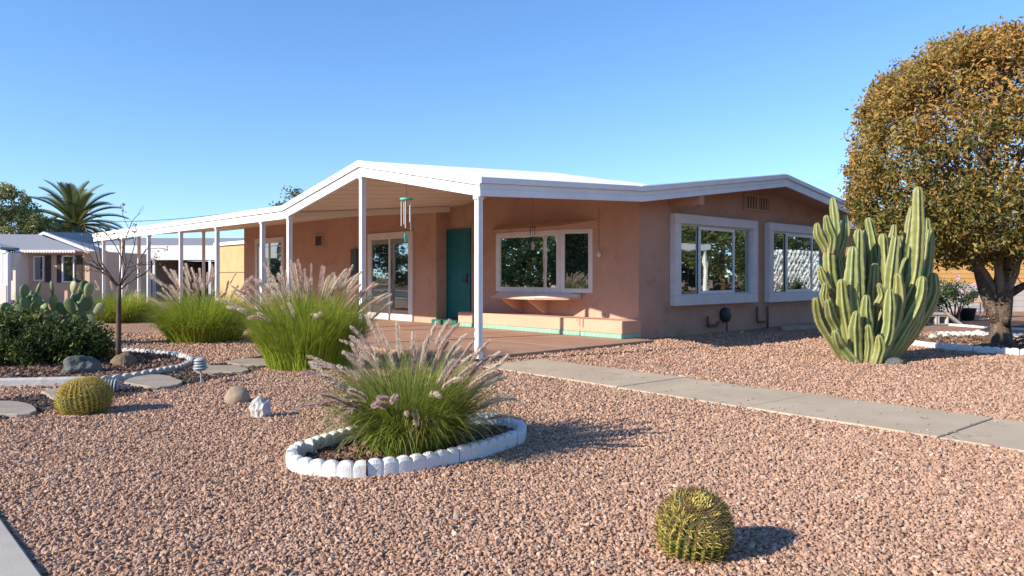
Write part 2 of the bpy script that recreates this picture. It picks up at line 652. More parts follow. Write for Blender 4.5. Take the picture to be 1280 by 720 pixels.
# fascia along the porch front (a = 0) and along the gable end (b = 0)
m = MB()
for i in range(len(BS) - 1):
    b0, b1 = BS[i], BS[i + 1]
    z0, z1 = fprof(b0), fprof(b1)
    if i == 2 or i == 3:
        pass
    for (dep0, dep1, aa0, aa1) in ((0.012, -.095, -.055, .05), (-.098, -.25, -.022, .05)):
        m.hexa([(aa0, b0, z0 + dep1), (aa1, b0, z0 + dep1), (aa1, b1, z1 + dep1), (aa0, b1, z1 + dep1)],
               [(aa0, b0, z0 + dep0), (aa1, b0, z0 + dep0), (aa1, b1, z1 + dep0), (aa0, b1, z1 + dep0)])
for bj in (1.55, 4.4, 8.2, 11.3, 14.4, 17.5):
    zj = fprof(bj)
    m.hexa([(-.058, bj - .03, fprof(bj - .03) - .097), (-.02, bj - .03, fprof(bj - .03) - .097), (-.02, bj + .03, fprof(bj + .03) - .097), (-.058, bj + .03, fprof(bj + .03) - .097)],
           [(-.058, bj - .03, fprof(bj - .03) + .015), (-.02, bj - .03, fprof(bj - .03) + .015), (-.02, bj + .03, fprof(bj + .03) + .015), (-.058, bj + .03, fprof(bj + .03) + .015)])
m.build('porch_fascia', M['white'], house)
RA, RZ = 8.66, 3.37
AP = [-.055, 3.6, RA, 13.35]
ZP = [2.53, 2.70, 3.37, 2.78]
m = MB()
for i in range(3):
    a0, a1, z0, z1 = AP[i], AP[i + 1], ZP[i], ZP[i + 1]
    for (d0, d1, bb0, bb1) in ((.008, -.075, -.125, -.062), (-.078, -.155, -.085, -.062), (-.158, -.25, -.10, -.062)):
        m.hexa([(a0, bb0, z0 + d1), (a1, bb0, z1 + d1), (a1, bb1, z1 + d1), (a0, bb1, z0 + d1)],
               [(a0, bb0, z0 + d0), (a1, bb0, z1 + d0), (a1, bb1, z1 + d0), (a0, bb1, z0 + d0)])
m.build('gable_fascia', M['white'], house)
# main roof, ridge along b; low gable with stucco soffit at the end
m = MB()
for (a0, z0, a1, z1, b0, b1) in ((3.62, 2.70, 4.60, 2.70 + .67 * .98 / 5.06, -.058, .655), (4.601, 2.70 + .67 * .981 / 5.06, RA, RZ, -.058, 17.9), (RA, RZ, 13.35, 2.78, -.058, 17.9)):
    q = [(a0, b0, z0), (a1, b0, z1), (a1, b1, z1), (a0, b1, z0)]
    m.hexa([(x, y, z - .02) for x, y, z in q], [(x, y, z + .03) for x, y, z in q])
m.build('roof', M['foam'], house)
m = MB()
for (a0, z0, a1, z1) in ((3.62, 2.70, RA, RZ), (RA, RZ, 13.3, 2.78)):
    q = [(a0, -.05, z0), (a1, -.05, z1), (a1, .66, z1), (a0, .66, z0)]
    m.hexa([(x, y, z - .14) for x, y, z in q], [(x, y, z - .03) for x, y, z in q])
m.build('soffit', M['stucco'], house)

# stucco walls (0.12 thick shells)
FA, LA, RB, BA, LB = 4.45, 4.10, .66, 12.95, 17.4
m = MB()
def wall_a(a, b0, b1, n, top):
    bs = [b0 + (b1 - b0) * i / n for i in range(n + 1)]
    for br in (3.04, 5.87):
        if b0 < br < b1: bs.append(br)
    bs.sort()
    poly = [(a, b0, -.05)] + [(a, bb_, top(bb_)) for bb_ in bs] + [(a, b1, -.05)]
    m.extrude(poly, (.12, 0, 0))
wall_a(FA, RB, 6.50, 4, lambda bb_: ztop(FA, bb_) - .12)
wall_a(LA, 6.38, LB, 3, lambda bb_: ztop(LA, bb_) - .12)
m.box(LA + .121, 5.0, 6.38, 6.50, -.05, ztop(FA, 6.5) - .121)          # return beside the door
gp = [(FA + .121, RB, -.05), (FA + .121, RB, 2.70 + .132 * .95 - .145), (RA, RB, RZ - .145), (BA, RB, 2.78 + .127 * .4 - .145), (BA, RB, -.05)]
m.extrude(gp, (0, .12, 0))
m.box(LA + .121, BA, LB - .12, LB, -.05, 2.62)
m.box(BA - .12, BA, RB + .121, LB - .121, -.05, 2.60)
house_wall = m.build('wall', M['stucco'], house)

# rafter tail under the gable overhang, gable vent
m = MB()
m.box(5.40, 5.56, -.03, RB - .002, 2.52, 2.74, .008)
m.build('rafter_tail', M['stucco'], house)
m = MB()
a0, a1, z0, z1 = 8.18, 9.32, 2.63, 3.0
for (x0, x1, y0, y1) in ((a0, a1, z0, z0 + .05), (a0, a1, z1 - .05, z1), (a0, a0 + .05, z0 + .051, z1 - .051), (a1 - .05, a1, z0 + .051, z1 - .051), ((a0 + a1) / 2 - .04, (a0 + a1) / 2 + .04, z0 + .051, z1 - .051)):
    m.box(x0, x1, RB - .035, RB - .001, y0, y1)
gv = m.build('gable_vent', M['stucco'], house)
m = MB()
x = a0 + .09
while x < a1 - .08:
    m.box(x, x + .045, RB - .026, RB - .002, z0 + .052, z1 - .052)
    x += .115
m.build('vent_slats', M['stucco'], gv)
m = MB()
m.box(a0 + .05, a1 - .05, RB - .010, RB - .0005, z0 + .05, z1 - .05)
m.build('vent_screen', M['dark'], gv)

# posts: folded sheet metal with a groove on every face
def post_bm(a, b, z0, z1, w_=.082):
    h_, g = w_ / 2, .012
    prof = [(-h_, -h_), (-.012, -h_), (-.010, -h_ + g), (.010, -h_ + g), (.012, -h_), (h_, -h_), (h_, -.012), (h_ - g, -.010), (h_ - g, .010), (h_, .012),
            (h_, h_), (.012, h_), (.010, h_ - g), (-.010, h_ - g), (-.012, h_), (-h_, h_), (-h_, .012), (-h_ + g, .010), (-h_ + g, -.010), (-h_, -.012)]
    m_ = MB()
    m_.prism([(a + p, b + q) for p, q in prof], z0, z1)
    m_.box(a - .06, a + .06, b - .06, b + .06, z0, z0 + .008)
    m_.box(a - .055, a + .055, b - .055, b + .055, z1 - .05, z1 - .001)
    return m_
for (a, b) in ((.03, .03), (.03, 3.04), (.03, 5.70), (.03, 6.90), (.03, 9.3), (.03, 11.66), (.03, 14.2), (.03, 16.6), (.03, 18.7), (1.1, 18.75), (.55, 18.75), (3.2, 18.7)):
    zt = ztop(max(a, .06), b) - (.25 if a < .1 else CEIL_D)
    post_bm(a, b, .052, zt).build('post', M['white'], house)

# teal security door with a sunburst grille
def rect_frame(m_, u0, u1, z0, z1, w_, put):
    """four butted bars of a frame; put(u0,u1,z0,z1) adds one bar"""
    put(u0, u1, z1 - w_, z1)
    put(u0, u1, z0, z0 + w_)
    put(u0, u0 + w_, z0 + w_ + .0005, z1 - w_ - .0005)
    put(u1 - w_, u1, z0 + w_ + .0005, z1 - w_ - .0005)
DB0, DB1, DZ0, DZ1 = 5.50, 6.42, .10, 2.30
m = MB()
rect_frame(m, DB0, DB1, DZ0, DZ1, .06, lambda u0, u1, z0, z1: m.box(FA - .05, FA - .001, u0, u1, z0, z1, .004))
door = m.build('front_door', M['teal'], house)
m = MB()
m.box(FA - .022, FA - .0015, DB0 + .061, DB1 - .061, DZ0 + .061, DZ1 - .061)
m.build('door_panel', M['teal'], door)
m = MB()
cy, cz = DB0 + .17, 1.12
for k in range(26):
    an = R(-88 + 176 * k / 25)
    dy, dz = math.cos(an), math.sin(an)
    ln = min((DB1 - .07 - cy) / max(dy, 1e-3), ((DZ1 - .07 - cz) if dz > 0 else (cz - DZ0 - .07)) / max(abs(dz), 1e-3))
    q0, q1 = .16, ln
    n_ = Vector((0, -dz, dy)) * .009
    p0, p1 = Vector((FA - .03, cy + dy * q0, cz + dz * q0)), Vector((FA - .03, cy + dy * q1, cz + dz * q1))
    m.extrude([p0 - n_, p1 - n_, p1 + n_, p0 + n_], (.0075, 0, 0))
for rr in (.15,):
    pts = [(FA - .028, cy + math.cos(R(t)) * rr, cz + math.sin(R(t)) * rr) for t in range(-90, 91, 15)]
    m.tube(pts, .009, 6)
m.build('sunburst_grille', surf('light_teal_paint', (.025, .21, .23), (.03, .235, .25), 4, .45), door)
m = MB()
m.tube([(FA - .05, DB0 + .11, 1.08), (FA - .085, DB0 + .11, 1.08), (FA - .09, DB0 + .2, 1.08)], .011, 8)
m.box(FA - .055, FA - .0225, DB0 + .085, DB0 + .135, 1.02, 1.24, .004)
m.build('handle', M['dark'], door)

# bay window with shelf
BZ0, BZ1 = .85, 2.11
bp = [(FA, 4.62), (4.15, 4.30), (4.15, 2.376), (FA, 1.78)]
m = MB()
bay = None
def bay_face(p, q, m_, z0, z1, u0, u1, d0, d1):
    p, q = Vector((*p, 0)), Vector((*q, 0))
    t = (q - p).normalized()
    n_ = Vector((t.y, -t.x, 0))
    if n_.x > 0: n_ = -n_
    L_ = (q - p).length
    c = [p + t * u0, p + t * u1]
    lo = [c[0] + n_ * d0, c[1] + n_ * d0, c[1] + n_ * d1, c[0] + n_ * d1]
    m_.hexa([v_ + Vector((0, 0, z0)) for v_ in lo], [v_ + Vector((0, 0, z1)) for v_ in lo])
mf, panes = MB(), []
for i in range(3):
    p, q = bp[i], bp[i + 1]
    L_ = math.hypot(q[0] - p[0], q[1] - p[1])
    e0, e1 = .005, L_ - .005
    W_ = .10 if i == 1 else .085
    bay_face(p, q, mf, BZ1 - W_, BZ1, e0, e1, -.06, .0)
    bay_face(p, q, mf, BZ0, BZ0 + W_, e0, e1, -.06, .0)
    bay_face(p, q, mf, BZ0 + W_ + .0005, BZ1 - W_ - .0005, e0, e0 + W_, -.06, .0)
    bay_face(p, q, mf, BZ0 + W_ + .0005, BZ1 - W_ - .0005, e1 - W_, e1, -.06, .0)
    mp = MB()
    bay_face(p, q, mp, BZ0 + W_ - .01, BZ1 - W_ + .01, e0 + W_ - .01, e1 - W_ + .01, -.045, -.03)
    panes.append(mp)
bay = mf.build('bay_window', M['trim'], house)
for mp in panes:
    mp.build('pane', M['glass'], bay)
m = MB()
hood = [(FA - .002, 4.72), (4.06, 4.34), (4.06, 2.33), (FA - .002, 1.66)]
top = [(FA - .002, 4.72), (4.33, 4.5), (4.33, 2.2), (FA - .002, 1.66)]
m.hexa([(p[0], p[1], BZ1 + .002) for p in hood], [(p[0], p[1], BZ1 + .07) for p in hood])
m.hexa([(p[0], p[1], BZ1 + .071) for p in hood], [(p[0], p[1], BZ1 + .17) for p in top])
m.build('hood', M['stucco'], bay)
shelf_m = MB()
shelf_m.prism([(FA - .005, 4.30), (4.17, 4.30), (3.66, 3.92), (3.66, 2.62), (4.10, 2.06), (FA - .005, 2.06)], BZ0 - .135, BZ0 - .095)
shelf = shelf_m.build('window_shelf', M['peach'], house)
m = MB()
lo = [(FA - .006, 4.28), (4.18, 4.28), (3.69, 3.91), (3.69, 2.64), (4.11, 2.08), (FA - .006, 2.08)]
hi = [(FA - .006, 4.27), (4.22, 4.27), (4.16, 4.16), (4.16, 2.40), (4.26, 2.20), (FA - .006, 2.10)]
m.add([(p[0], p[1], BZ0 - .0945) for p in lo] + [(p[0], p[1], BZ0 - .088) for p in lo] + [(p[0], p[1], BZ0 - .002) for p in hi],
      [tuple(range(5, -1, -1)), tuple(range(12, 18))] + [(r * 6 + k_, r * 6 + (k_ + 1) % 6, r * 6 + 6 + (k_ + 1) % 6, r * 6 + 6 + k_) for r in (0, 1) for k_ in range(6)])
m.build('sloped_sill', M['trim'], shelf)
for yb in (3.75, 2.98):
    m = MB()
    m.extrude([(FA - .002, yb, BZ0 - .137), (3.86, yb, BZ0 - .137), (3.90, yb, BZ0 - .18), (FA - .07, yb, .40), (FA - .002, yb, .40)], (0, .055, 0))
    m.build('bracket', M['peach'], shelf)

# sliding patio doors and the porch wall fittings
def slider(b0, b1, z0, z1, name='sliding_door'):
    m_ = MB()
    rect_frame(m_, b0, b1, z0, z1, .17, lambda u0, u1, y0, y1: m_.box(LA - .055, LA - .001, u0, u1, y0, y1, .006))
    o_ = m_.build(name, M['trim'], house)
    i0, i1, y0, y1 = b0 + .171, b1 - .171, z0 + .171, z1 - .171
    mid = (i0 + i1) / 2
    for u0, u1, d in ((i0, mid - .03, .0), (mid + .03, i1, .0), (mid - .029, mid + .029, -.01)):
        if d:
            f_ = MB(); f_.box(LA - .05, LA - .002, u0, u1, y0, y1, .004)
            f_.build('mullion', M['white'], o_)
        else:
            f_ = MB(); f_.box(LA - .022, LA - .002, u0, u1, y0, y1)
            f_.build('pane', M['glass'], o_)
    return o_
slider(7.30, 9.34, .055, 2.30)
slider(14.3, 16.4, .055, 2.42)
m = MB()
rect_frame(m, 11.8, 12.3, 2.02, 2.40, .05, lambda u0, u1, y0, y1: m.box(LA - .04, LA - .001, u0, u1, y0, y1))
wv = m.build('wall_vent', M['stucco'], house)
m = MB()
m.box(LA - .012, LA - .001, 11.851, 12.249, 2.071, 2.349)
m.build('vent_screen', M['dark'], wv)
m = MB()
m.box(LA - .09, LA - .001, 9.86, 10.16, 1.15, 1.92, .01)
m.build('utility_box', surf('slate_blue_metal', (.06, .09, .11), (.08, .11, .13), 5, .6), house)
# porch lamp between door and bay window
m = MB()
m.box(FA - .03, FA - .001, 5.10, 5.24, 1.66, 1.95, .006)
wl = m.build('wall_lantern', M['dark'], house)
m = MB()
m.lathe([(.035, 0), (.06, .02), (.065, .16), (.05, .18), (.075, .19), (.02, .26)], 10, (FA - .11, 5.17, 1.64))
m.build('lantern_body', M['dark'], wl)

# two big windows in the shaded gable wall
def big_window(a0, a1, z0, z1):
    m_ = MB()
    T = .19
    def put(u0, u1, y0, y1): m_.box(u0, u1, RB - .15, RB - .001, y0, y1, .012)
    rect_frame(m_, a0, a1, z0, z1, T, put)
    o_ = m_.build('picture_window', M['trim'], house)
    i0, i1, y0, y1 = a0 + T + .001, a1 - T - .001, z0 + T + .001, z1 - T - .001
    f_ = MB()
    rect_frame(f_, i0, i1, y0, y1, .035, lambda u0, u1, q0, q1: f_.box(u0, u1, RB - .07, RB - .002, q0, q1))
    f_.build('window_frame', M['alu'], o_)
    w_ = i1 - i0
    s0, s1 = i0 + w_ * .26, i0 + w_ * .75
    f_ = MB()
    rect_frame(f_, s0, s1, y0 + .036, y1 - .036, .055, lambda u0, u1, q0, q1: f_.box(u0, u1, RB - .085, RB - .05, q0, q1, .003))
    f_.build('sash', M['white'], o_)
    for u0, u1, dd in ((i0 + .034, s0 + .01, .030), (s0 + .054, s1 - .054, .058), (s1 - .01, i1 - .034, .030)):
        f_ = MB()
        f_.box(u0, u1, RB - dd - .008, RB - dd, y0 + .034, y1 - .034)
        f_.build('pane', M['glass2'], o_)
big_window(5.42, 8.56, .60, 2.40)
big_window(9.08, 12.22, .58, 2.40)

# pipes and meter at the foot of the shaded wall
def wall_thing(name, label, cat):
    return empty(name, H(0, 0), TH, label, cat)
m = MB()
m.tube([(6.62, RB - .09, .36), (6.62, RB - .09, .22), (6.66, RB - .09, .16), (6.95, RB - .09, .16), (7.02, RB - .09, .22)], .032, 8)
m.build('drain_pipe', M['pipe'], house, True)
m = MB(); m.tube([(7.35, RB - .09, .0), (7.35, RB - .09, .33)], .02, 8); m.build('riser_pipe', M['pipe'], house, True)
m = MB()
m.lathe([(.02, 0), (.15, .01), (.16, .05), (.15, .10), (.05, .12)], 18)
mm = m.build('meter_dial', M['dark'], house, True)
mm.location = (7.35, RB - .005, .36)
mm.rotation_euler = (R(90), 0, 0)
m = MB()
m.tube([(8.65, RB - .07, .50), (8.65, RB - .07, .22), (8.70, RB - .07, .15), (9.0, RB - .07, .15)], .028, 8)
m.tube([(9.12, RB - .07, .50), (9.12, RB - .07, .0)], .028, 8)
m.build('gas_pipe', M['pipe'], house, True)
m = MB()
m.tube([(FA - .02, 5.31, 2.29), (FA - .02, 5.31, .2)], .008, 6)
m.build('conduit', M['stucco'], house)

# low planter wall with mint tile band
lw = empty('planter_wall', P0, TH, 'low peach stucco planter wall with mint tile band below the bay window', 'low wall')
m = MB()
m.box(3.88, FA - .003, .60, 5.28, .135, .375, .012)
m.build('wall', M['peach'], lw)
m = MB()
m.box(3.872, FA - .004, .605, 5.285, .054, .134, .003)
x = .21
m.build('tile_band', M['mint'], lw)
m = MB()
x = .62
while x < 5.2:
    m.box(3.866, 3.8715, x, x + .088, .060, .128, .002)
    x += .096
m.build('tiles', M['mint'], lw)
m = MB()
m.box(3.92, FA - .052, 5.40, 6.34, .053, .16, .01)
st = m.build('doorstep', M['green_step'])
st.location = P0; st.rotation_euler = (0, 0, TH)
tag(st, 'dark green doorstep in front of the teal door', 'step')
m = MB()
for (a_, b_, r1, r2) in ((9.5, .05, .75, .28), (10.9, -.02, .7, .3)):
    poly = [(a_ + r1 * math.cos(t) * (1 + .12 * math.sin(3 * t + a_)), b_ + r2 * math.sin(t)) for t in np.linspace(0, 2 * math.pi, 15)[:-1]]
    mm = MB(); mm.prism(poly, -.02, .05)
    o = mm.build('stone_slab', M['concrete'])
    o.location = P0; o.rotation_euler = (0, 0, TH)
    tag(o, 'flat stone slab lying at the shaded wall below the ' + ('gap between the two big windows' if a_ < 10 else 'second big window'), 'slab', 'slabs along the shaded wall')

# ------------------------------------------------------------------ wind chimes
c = H(.5, 2.44)
zc = ztop(.5, 2.44) - CEIL_D
ch = empty('wind_chime', (c.x, c.y, 1.95), TH, 'large silver tube wind chime with turquoise top hanging under the porch peak', 'wind chime')
m = MB(); m.lathe([(.10, 0), (.105, .01), (.105, .03), (.02, .04)], 18, (0, 0, .50)); m.build('top_plate', M['tealmetal'], ch)
m = MB()
m.tube([(0, 0, .54), (0, 0, zc - 1.95)], .003, 5); m.tube([(0, 0, .50), (0, 0, -.05)], .0025, 5)
m.build('cord', M['dark'], ch)
for k in range(5):
    an = R(72 * k + 10)
    x, y = .082 * math.cos(an), .082 * math.sin(an)
    m = MB()
    m.tube([(x, y, .475), (x, y, .475 - (.34 + .035 * k))], .0085, 8)
    m.tube([(x, y, .505), (x, y, .474)], .0015, 4)
    m.build('tube', M['alu'], ch)
m = MB()
m.extrude([(-.03, 0, -.05), (.0, 0, -.06), (.035, 0, -.12), (.02, 0, -.20), (-.02, 0, -.20), (-.04, 0, -.12)], (0, .008, 0))
m.build('sail', M['tealmetal'], ch)
c = H(2.0, .97)
zc = ztop(2.0, .97) - CEIL_D
ch = empty('wind_chime', (c.x, c.y, 1.6), TH, 'small dark wind chime with copper tag hanging before the bay window', 'wind chime')
m = MB(); m.tube([(0, 0, .4), (0, 0, zc - 1.6)], .002, 5); m.tube([(0, 0, .4), (0, 0, .16)], .002, 4); m.build('cord', M['dark'], ch)
m = MB(); m.lathe([(.06, 0), (.065, .012), (.02, .02)], 12, (0, 0, .39)); m.build('top_plate', M['dark'], ch)
for k in range(4):
    an = R(90 * k)
    m = MB(); m.tube([(.05 * math.cos(an), .05 * math.sin(an), .395), (.05 * math.cos(an), .05 * math.sin(an), .27)], .006, 6); m.build('tube', M['dark'], ch)
m = MB(); m.extrude([(0, -.028, .02), (0, .028, .02), (0, .034, .12), (0, 0, .17), (0, -.034, .12)], (.006, 0, 0)); m.build('sail', M['copper'], ch)
c = H(FA - .07, 1.56)
ch = empty('hanging_shell', (c.x, c.y, 1.6), TH, 'beaded string with a pale shell hanging beside the bay window', 'ornament')
m = MB(); m.tube([(0, 0, .06), (0, 0, .92)], .003, 5)
for k in range(12):
    m.lathe([(.002, -.012), (.012, 0), (.002, .012)], 8, (0, 0, .12 + .065 * k))
m.build('beaded_string', M['dark'], ch)
m = MB(); m.lathe([(.005, -.06), (.04, -.03), (.05, .0), (.03, .04), (.004, .07)], 12); m.build('shell', M['shell'], ch, True)

# ------------------------------------------------------------------ fountain grass
def ribbons(base, phi, e0, L, droop, width, segs=6, twist=None):
    """curved tapered blades; returns vertices (n, segs+1, 2, 3) and quad faces"""
    n = len(phi)
    hd = np.stack([np.cos(phi), np.sin(phi), np.zeros(n)], 1)
    tw = phi + math.pi / 2 + (twist if twist is not None else 0)
    sd = np.stack([np.cos(tw), np.sin(tw), np.zeros(n)], 1)
    p = base.copy()
    out = np.zeros((n, segs + 1, 2, 3))
    for i in range(segs + 1):
        s_ = i / segs
        w_ = width * (1 - s_ ** 2.2) + .0006
        out[:, i, 0] = p - sd * w_[:, None] / 2
        out[:, i, 1] = p + sd * w_[:, None] / 2
        e = e0 - droop * (s_ + .5 / segs) ** 1.4
        p = p + (hd * np.cos(e)[:, None] + np.array([0, 0, 1.]) * np.sin(e)[:, None]) * (L / segs)[:, None]
    idx = np.arange(n * (segs + 1) * 2).reshape(n, segs + 1, 2)
    f = np.stack([idx[:, :-1, 0], idx[:, :-1, 1], idx[:, 1:, 1], idx[:, 1:, 0]], -1).reshape(-1, 4)
    return out, f


def plume_mesh(base, phi, e0, L, droop, plen, prad, r_, tint):
    """one flowering stalk: thin stem, then a bristly foxtail"""
    segs = 12
    bend = R(r_.uniform(-7, 7))
    p = Vector(base)
    pts, dirs = [p.copy()], []
    for i in range(segs):
        s_ = (i + .5) / segs
        e = e0 - droop * s_ ** 2.4 + bend * math.sin(s_ * 5)
        d = Vector((math.cos(phi) * math.cos(e), math.sin(phi) * math.cos(e), math.sin(e)))
        p = p + d * (L / segs)
        pts.append(p.copy())
    V, Fc, C = [], [], []
    m_ = MB()
    m_.tube(pts, [.0022 * (1 - .6 * i / segs) for i in range(segs + 1)], 3, False)
    V += [tuple(q) for q in m_.v]
    for f in m_.f: Fc.append(f)
    C += [(.20, .22, .07)] * len(V)
    start = 1 - plen / L
    nb = 300
    for k in range(nb):
        t = (k + r_.random()) / nb
        s_ = (start + (1 - start) * t) * segs
        i = min(int(s_), segs - 1)
        q = pts[i].lerp(pts[i + 1], s_ - i)
        ax = (pts[i + 1] - pts[i]).normalized()
        o_ = ax.orthogonal().normalized()
        an = r_.random() * 6.283
        rad = (o_ * math.cos(an) + ax.cross(o_) * math.sin(an))
        env = prad * (math.sin(math.pi * min(1, .12 + .88 * (1 - abs(2 * t ** .85 - 1) ** 2.2))) * .35 + .65 * min(1, 6 * t) * min(1, 2.6 * (1 - t) + .08))
        tip = q + rad * env * r_.uniform(.75, 1.15) + ax * env * r_.uniform(.7, 1.9)
        sd = ax.cross(rad).normalized() * r_.uniform(.0022, .0042)
        b0 = len(V)
        V += [tuple(q - sd), tuple(q + sd), tuple(tip + sd * .25), tuple(tip - sd * .25)]
        Fc.append((b0, b0 + 1, b0 + 2, b0 + 3))
        g = r_.uniform(.8, 1.15)
        C += [(tint[0] * .75 * g, tint[1] * .72 * g, tint[2] * .75 * g)] * 2 + [(tint[0] * g, tint[1] * g, tint[2] * g)] * 2
    return V, Fc, C


def fountain_grass(loc, r0, Lb, nb, plumes, label, seed, green, straw=.12, width=.006, spread=(38, 86), lean=(0, 0), droops=(.4, 1.4), prad=.026, fall=1.3):
    g = np.random.default_rng(seed)
    r_ = random.Random(seed)
    root = empty('fountain_grass', loc, 0, label, 'ornamental grass', 'fountain grass clumps in the front yard')
    rr = r0 * np.sqrt(g.random(nb))
    th = g.random(nb) * 2 * math.pi
    base = np.stack([rr * np.cos(th), rr * np.sin(th), np.zeros(nb) - .01], 1)
    phi = th + g.normal(0, .55, nb)
    out = rr / r0
    e0 = np.radians(spread[1] - (spread[1] - spread[0]) * np.clip(out * .75 + g.random(nb) * .4, 0, 1.1))
    L = Lb * g.uniform(.6, 1.12, nb) * (1 - .30 * out * g.random(nb))
    droop = g.uniform(droops[0], droops[1], nb) + fall * np.clip(out - .35, 0, 1) * g.random(nb)
    v, f = ribbons(base, phi, e0, L, droop, np.full(nb, width) * g.uniform(.7, 1.3, nb), 6, g.uniform(-.6, .6, nb))
    v[..., 0] += lean[0] * v[..., 2]
    v[..., 1] += lean[1] * v[..., 2]
    v[..., 2] = np.maximum(v[..., 2], .004)
    c0 = np.array(green)[None] * g.uniform(.65, 1.35, (nb, 1)) * (1 + g.normal(0, .06, (nb, 3)))
    dry = g.random(nb) < straw
    c0[dry] = np.array((.36, .29, .13)) * g.uniform(.7, 1.2, (dry.sum(), 1))
    cc = np.repeat(c0[:, None, :], 7, 1)
    tipmix = np.linspace(0, 1, 7)[None, :, None] ** 3 * .35
    cc = cc * (1 - tipmix) + np.array((.34, .30, .10)) * tipmix
    cc = np.repeat(cc[:, :, None, :], 2, 2).reshape(-1, 3)
    np_mesh('blades', v.reshape(-1, 3), f, M['blade'], cc, root)
    k = 0
    for (n_p, p0, p1, el0, el1, l0, l1, dr0, dr1, pl) in plumes:
        for _ in range(n_p):
            ph = R(r_.uniform(p0, p1))
            b_ = (r0 * .6 * r_.random() * math.cos(ph), r0 * .6 * r_.random() * math.sin(ph), 0)
            tint = r_.choice([(.86, .70, .58), (.90, .76, .62), (.78, .60, .53), (.92, .82, .67)])
            V, Fc, C = plume_mesh(b_, ph, R(r_.uniform(el0, el1)), r_.uniform(l0, l1), R(r_.uniform(dr0, dr1 + 18)), pl * r_.uniform(.75, 1.15), prad * r_.uniform(.8, 1.25), r_, tint)
            V = [(x + lean[0] * z, y + lean[1] * z, z) for x, y, z in V]
            me = bpy.data.meshes.new('plume')
            me.from_pydata(V, [], Fc)
            at = me.attributes.new('Col', 'FLOAT_COLOR', 'POINT')
            at.data.foreach_set('color', np.concatenate([np.array(C), np.ones((len(C), 1))], 1).astype(np.float32).ravel())
            me.materials.append(M['plume'])
            link(bpy.data.objects.new('plume', me), root)
            k += 1
    return root


GREEN = (.34, .43, .045)
# plume groups: count, heading range (deg, 0 = right, 90 = away), start elevation, length, droop, plume length
fountain_grass(G(512, 566), .23, .80, 5000,
               [(25, 0, 360, 72, 88, .76, 1.0, 8, 40, .25), (17, -60, 70, 54, 70, .74, .96, 14, 46, .25), (15, 120, 230, 48, 68, .74, .96, 20, 60, .25), (12, 220, 320, 45, 66, .62, .82, 30, 70, .22), (6, -20, 40, 38, 52, .68, .86, 20, 44, .24)],
               'fountain grass with feathery pinkish plumes inside the white scalloped ring', 11, (.27, .36, .05), .22, .006, (64, 88), droops=(.25, 1.3), prad=.025, fall=2.0)
fountain_grass(G(386, 458), .52, 1.12, 7500,
               [(48, 0, 360, 72, 88, 1.15, 1.45, 5, 26, .36), (28, 110, 215, 54, 70, 1.1, 1.38, 12, 34, .36), (16, -30, 60, 56, 70, 1.1, 1.38, 10, 34, .36), (7, 220, 300, 58, 74, .95, 1.15, 25, 60, .3)],
               'largest bright green fountain grass, its tan plumes reaching up before the house wall', 12, GREEN, .06, .008, (73, 89), droops=(.2, .85), prad=.036, fall=1.7)
fountain_grass(G(256, 426), .60, 1.08, 7000,
               [(26, 60, 250, 64, 86, 1.15, 1.5, 8, 26, .40), (14, 120, 200, 52, 66, 1.15, 1.4, 12, 34, .40), (6, -40, 50, 64, 80, 1.05, 1.35, 8, 30, .36)],
               'round bright green fountain grass by the porch posts, right of the bare sapling', 13, GREEN, .04, .009, (66, 88), droops=(.3, 1.1), prad=.043, fall=2.0)
fountain_grass(G(151, 402), .58, .98, 5500,
               [(8, 60, 250, 60, 85, .95, 1.15, 8, 30, .3)],
               'low plain green fountain grass behind the bare sapling with hardly any plumes', 14, (.36, .44, .05), .05, .011, (48, 86), droops=(.3, 1.2), prad=.035)

